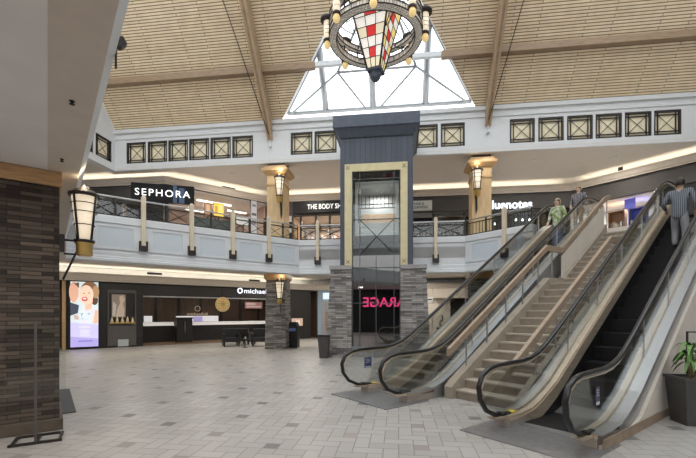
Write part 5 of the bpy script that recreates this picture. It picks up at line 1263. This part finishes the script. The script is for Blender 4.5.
def person(label, loc, rz, H, skin_c, hair_c, shirt, trouser, shoes, arms, legs, lean=0, long_hair=False, female=False):
    r = thing('person', label, 'person', loc, rz, None); k = H/1.7
    V = lambda x, y, z: (x*k, (y-lean*max(0, z-.9))*k, z*k)
    sw_ = .165 if female else .19
    pel, sp, chst, nk, hd0, hd1 = V(0, 0, .93), V(0, 0, 1.1), V(0, -.005, 1.30), V(0, 0, 1.46), V(0, -.015, 1.55), V(0, -.01, 1.635)
    body = [[(pel, .115*k), (sp, (.12*k, .09*k)), (chst, (.14*k, .10*k)), (V(0, 0, 1.40), .07*k), (nk, .05*k), (hd0, (.072*k, .085*k)), (hd1, (.07*k, .088*k))],
            [(hd0, .08*k), (V(0, -.105, 1.565), .014*k)]]
    shirt_c = [[(V(0, 0, .74), (.16*k, .125*k)), (V(0, 0, .90), (.155*k, .12*k)), (V(0, 0, 1.1), (.15*k, .11*k)), (chst, (.165*k, .12*k)), (V(0, 0, 1.415), .075*k)]]
    trou_c = [[(V(0, 0, 1.05), (.14*k, .10*k)), (V(0, 0, .95), (.142*k, .108*k)), (V(0, 0, .87), (.14*k, .11*k))]]
    shoe_o = []
    for sg, (el, wr) in zip((-1, 1), arms):
        sh_ = V(sg*sw_, 0, 1.385); e, w2 = V(*el), V(*wr)
        body.append([(chst, .13*k), (sh_, .055*k), (e, .042*k), (w2, .028*k)])
        d = (Vector(w2)-Vector(e)).normalized(); sd = d.orthogonal().normalized(); up_ = d.cross(sd)
        palm = Vector(w2)+d*.05*k; body.append([(w2, .03*k), (tuple(palm), (.034*k, .02*k))])
        for f in range(4):
            b0 = palm+sd*(f-1.5)*.017*k; L = (.065, .075, .07, .055)[f]*k
            body.append([(tuple(palm), .02*k), (tuple(b0+d*.03*k), .009*k), (tuple(b0+d*(.03*k+L*.5)+up_*.012*k), .008*k), (tuple(b0+d*(.03*k+L*.85)+up_*.035*k), .007*k)])
        body.append([(tuple(palm), .02*k), (tuple(palm+sd*.04*k+d*.005), .009*k), (tuple(palm+sd*.055*k+d*.035*k), .008*k)])
        cuff = tuple(Vector(e)+(Vector(w2)-Vector(e))*.95)
        shirt_c.append([(chst, .15*k), (sh_, .068*k), (e, .054*k), (cuff, .042*k)])
    for sg, (kn, an_) in zip((-1, 1), legs):
        hp = V(sg*.085, 0, .85); kk_, a_ = V(*kn), V(*an_)
        body.append([(pel, .11*k), (hp, .08*k), (kk_, .055*k), (a_, .035*k), (tuple(Vector(a_)+Vector((0, -.12*k, -.04*k))), .03*k)])
        trou_c.append([(V(0, 0, .87), .13*k), (hp, .098*k), (kk_, .072*k), (tuple(Vector(a_)+Vector((0, .005*k, -.07*k))), .062*k)])
        shoe_o.append((a_, sg))
    o = skin('body', body, skin_c, r, 1)
    skin('shirt', shirt_c, shirt, r, 2); skin('trousers', trou_c, trouser, r, 2)
    for a_, sg in shoe_o: skin('shoe', [[(tuple(Vector(a_)+Vector((0, .04*k, -.035*k))), .042*k), (tuple(Vector(a_)+Vector((0, -.06*k, -.04*k))), .042*k), (tuple(Vector(a_)+Vector((0, -.15*k, -.05*k))), .032*k)]], shoes, r, 1)
    m = MB(); nu, nv = 16, 10; c = Vector(V(0, .012, 1.60)); rx, ry, rzz = .092*k, .108*k, .112*k
    low = 1.43 if long_hair else 1.545; gr = []
    for j in range(nv+1):
        th = math.pi*j/nv; row = []
        for i in range(nu):
            ph = 2*math.pi*i/nu; z = c.z+rzz*math.cos(th); q_ = math.sin(th)
            if long_hair and z < c.z: z = c.z+(z-c.z)*1.8; q_ = max(q_, .75)
            row.append(m.bm.verts.new((c.x+rx*q_*math.cos(ph), c.y+ry*q_*math.sin(ph), z)))
        gr.append(row)
    for j in range(nv):
        for i in range(nu):
            f4 = (gr[j][i], gr[j+1][i], gr[j+1][(i+1) % nu], gr[j][(i+1) % nu]); cen = sum((v.co for v in f4), Vector())/4
            if (cen.y < c.y-.25*ry and cen.z < c.z+.045*k) or cen.z < (low-.02)*k: continue
            f = m.bm.faces.new(f4); f.smooth = True
    bmesh.ops.delete(m.bm, geom=[v for v in m.bm.verts if not v.link_faces], context='VERTS'); bmesh.ops.remove_doubles(m.bm, verts=m.bm.verts, dist=.0005)
    m.build('hair', hair_c, r)
    for sg in (-1, 1):
        m = MB(); c = V(sg*.032, -.098, 1.60); m.lathe([(0, c[2]-.009), (.010, c[2]), (0, c[2]+.009)], c[0], c[1], 8); m.build('eye', flat('eye_dark', (.03, .02, .02)), r)
        m = MB(); c = V(sg*.083, .0, 1.575); m.frust(c[0], c[1], c[2]-.03, c[2]+.03, .008, .015, .012, .022); m.build('ear', skin_c, r)
    m = MB(); c = V(0, -.094, 1.522); m.box(c[0]-.024, c[0]+.024, c[1]-.008, c[1]+.006, c[2]-.006, c[2]+.006, None, .003); m.build('mouth', flat('lips', (.45, .18, .16)), r)
    return r
sk = flat('skin_light', (.62, .42, .32)); sk2 = flat('skin_tan', (.40, .25, .17))
AAd = AA+R(90)      # local -y along the way up (towards +a): back to the camera
GT = mat('green_top', (.3, .4, .1), .8, var=.1, scale=11); _r = [n for n in GT.node_tree.nodes if n.type == 'VALTORGB'][0].color_ramp; _r.elements[0].color = (.20, .30, .07, 1); _r.elements[1].color = (.55, .56, .48, 1); _r.elements[0].position = .42; _r.elements[1].position = .56
def esc_z(n): return .4*SLP*n
def step_x(a0, n): return a0+1.89+.4*n+.22
n_ = 12; pa = step_x(4.55, n_)
person('man in dark striped shirt and grey jeans riding up, hand on handrail', PA(pa-.06, 2.43, esc_z(n_)), AA+R(90), 1.73, sk2, flat('hair_black', (.015, .012, .012)), stripes('striped_shirt', (.055, .065, .085), (.22, .24, .27), 9), flat('grey_denim', (.24, .24, .26)), flat('shoe_dark', (.05, .05, .055)),
       arms=(((-.27, .02, 1.12), (-.25, -.10, .92)), ((.29, .02, 1.14), (.30, -.22, 1.06))), legs=(((-.10, -.02, .47), (-.11, .03, .085)), ((.10, -.12, .56), (.10, -.10, .26))), lean=.10)
n_ = 14; pa = step_x(4.55, n_)
person('woman in green and white top with blue jeans near the top of the left escalator', PA(pa, 5.50, esc_z(n_)), AA-R(90), 1.63, sk, flat('hair_ash', (.34, .27, .20)), GT, flat('blue_denim', (.07, .12, .24)), flat('shoe_white', (.5, .5, .5)),
       arms=(((-.24, .0, 1.12), (-.22, -.14, .95)), ((.24, .0, 1.12), (.22, -.14, .95))), legs=(((-.09, -.01, .47), (-.09, .02, .085)), ((.09, -.01, .47), (.09, .02, .085))), long_hair=True, female=True)
person('man in dark plaid shirt and tan trousers at the top of the left escalator', PA(13.75, 5.50, ZM+.012), AA-R(90), 1.56, sk, flat('hair_sandy', (.38, .26, .15)), stripes('plaid_shirt', (.03, .03, .05), (.45, .42, .42), 7, 'X', True), flat('tan_trousers', (.42, .30, .17)), flat('shoe_dark', (.05, .05, .055)),
       arms=(((-.25, .0, 1.12), (-.2, -.16, 1.0)), ((.27, .0, 1.12), (.26, -.06, .9))), legs=(((-.10, -.02, .47), (-.11, .03, .085)), ((.10, -.06, .48), (.10, -.02, .085))))
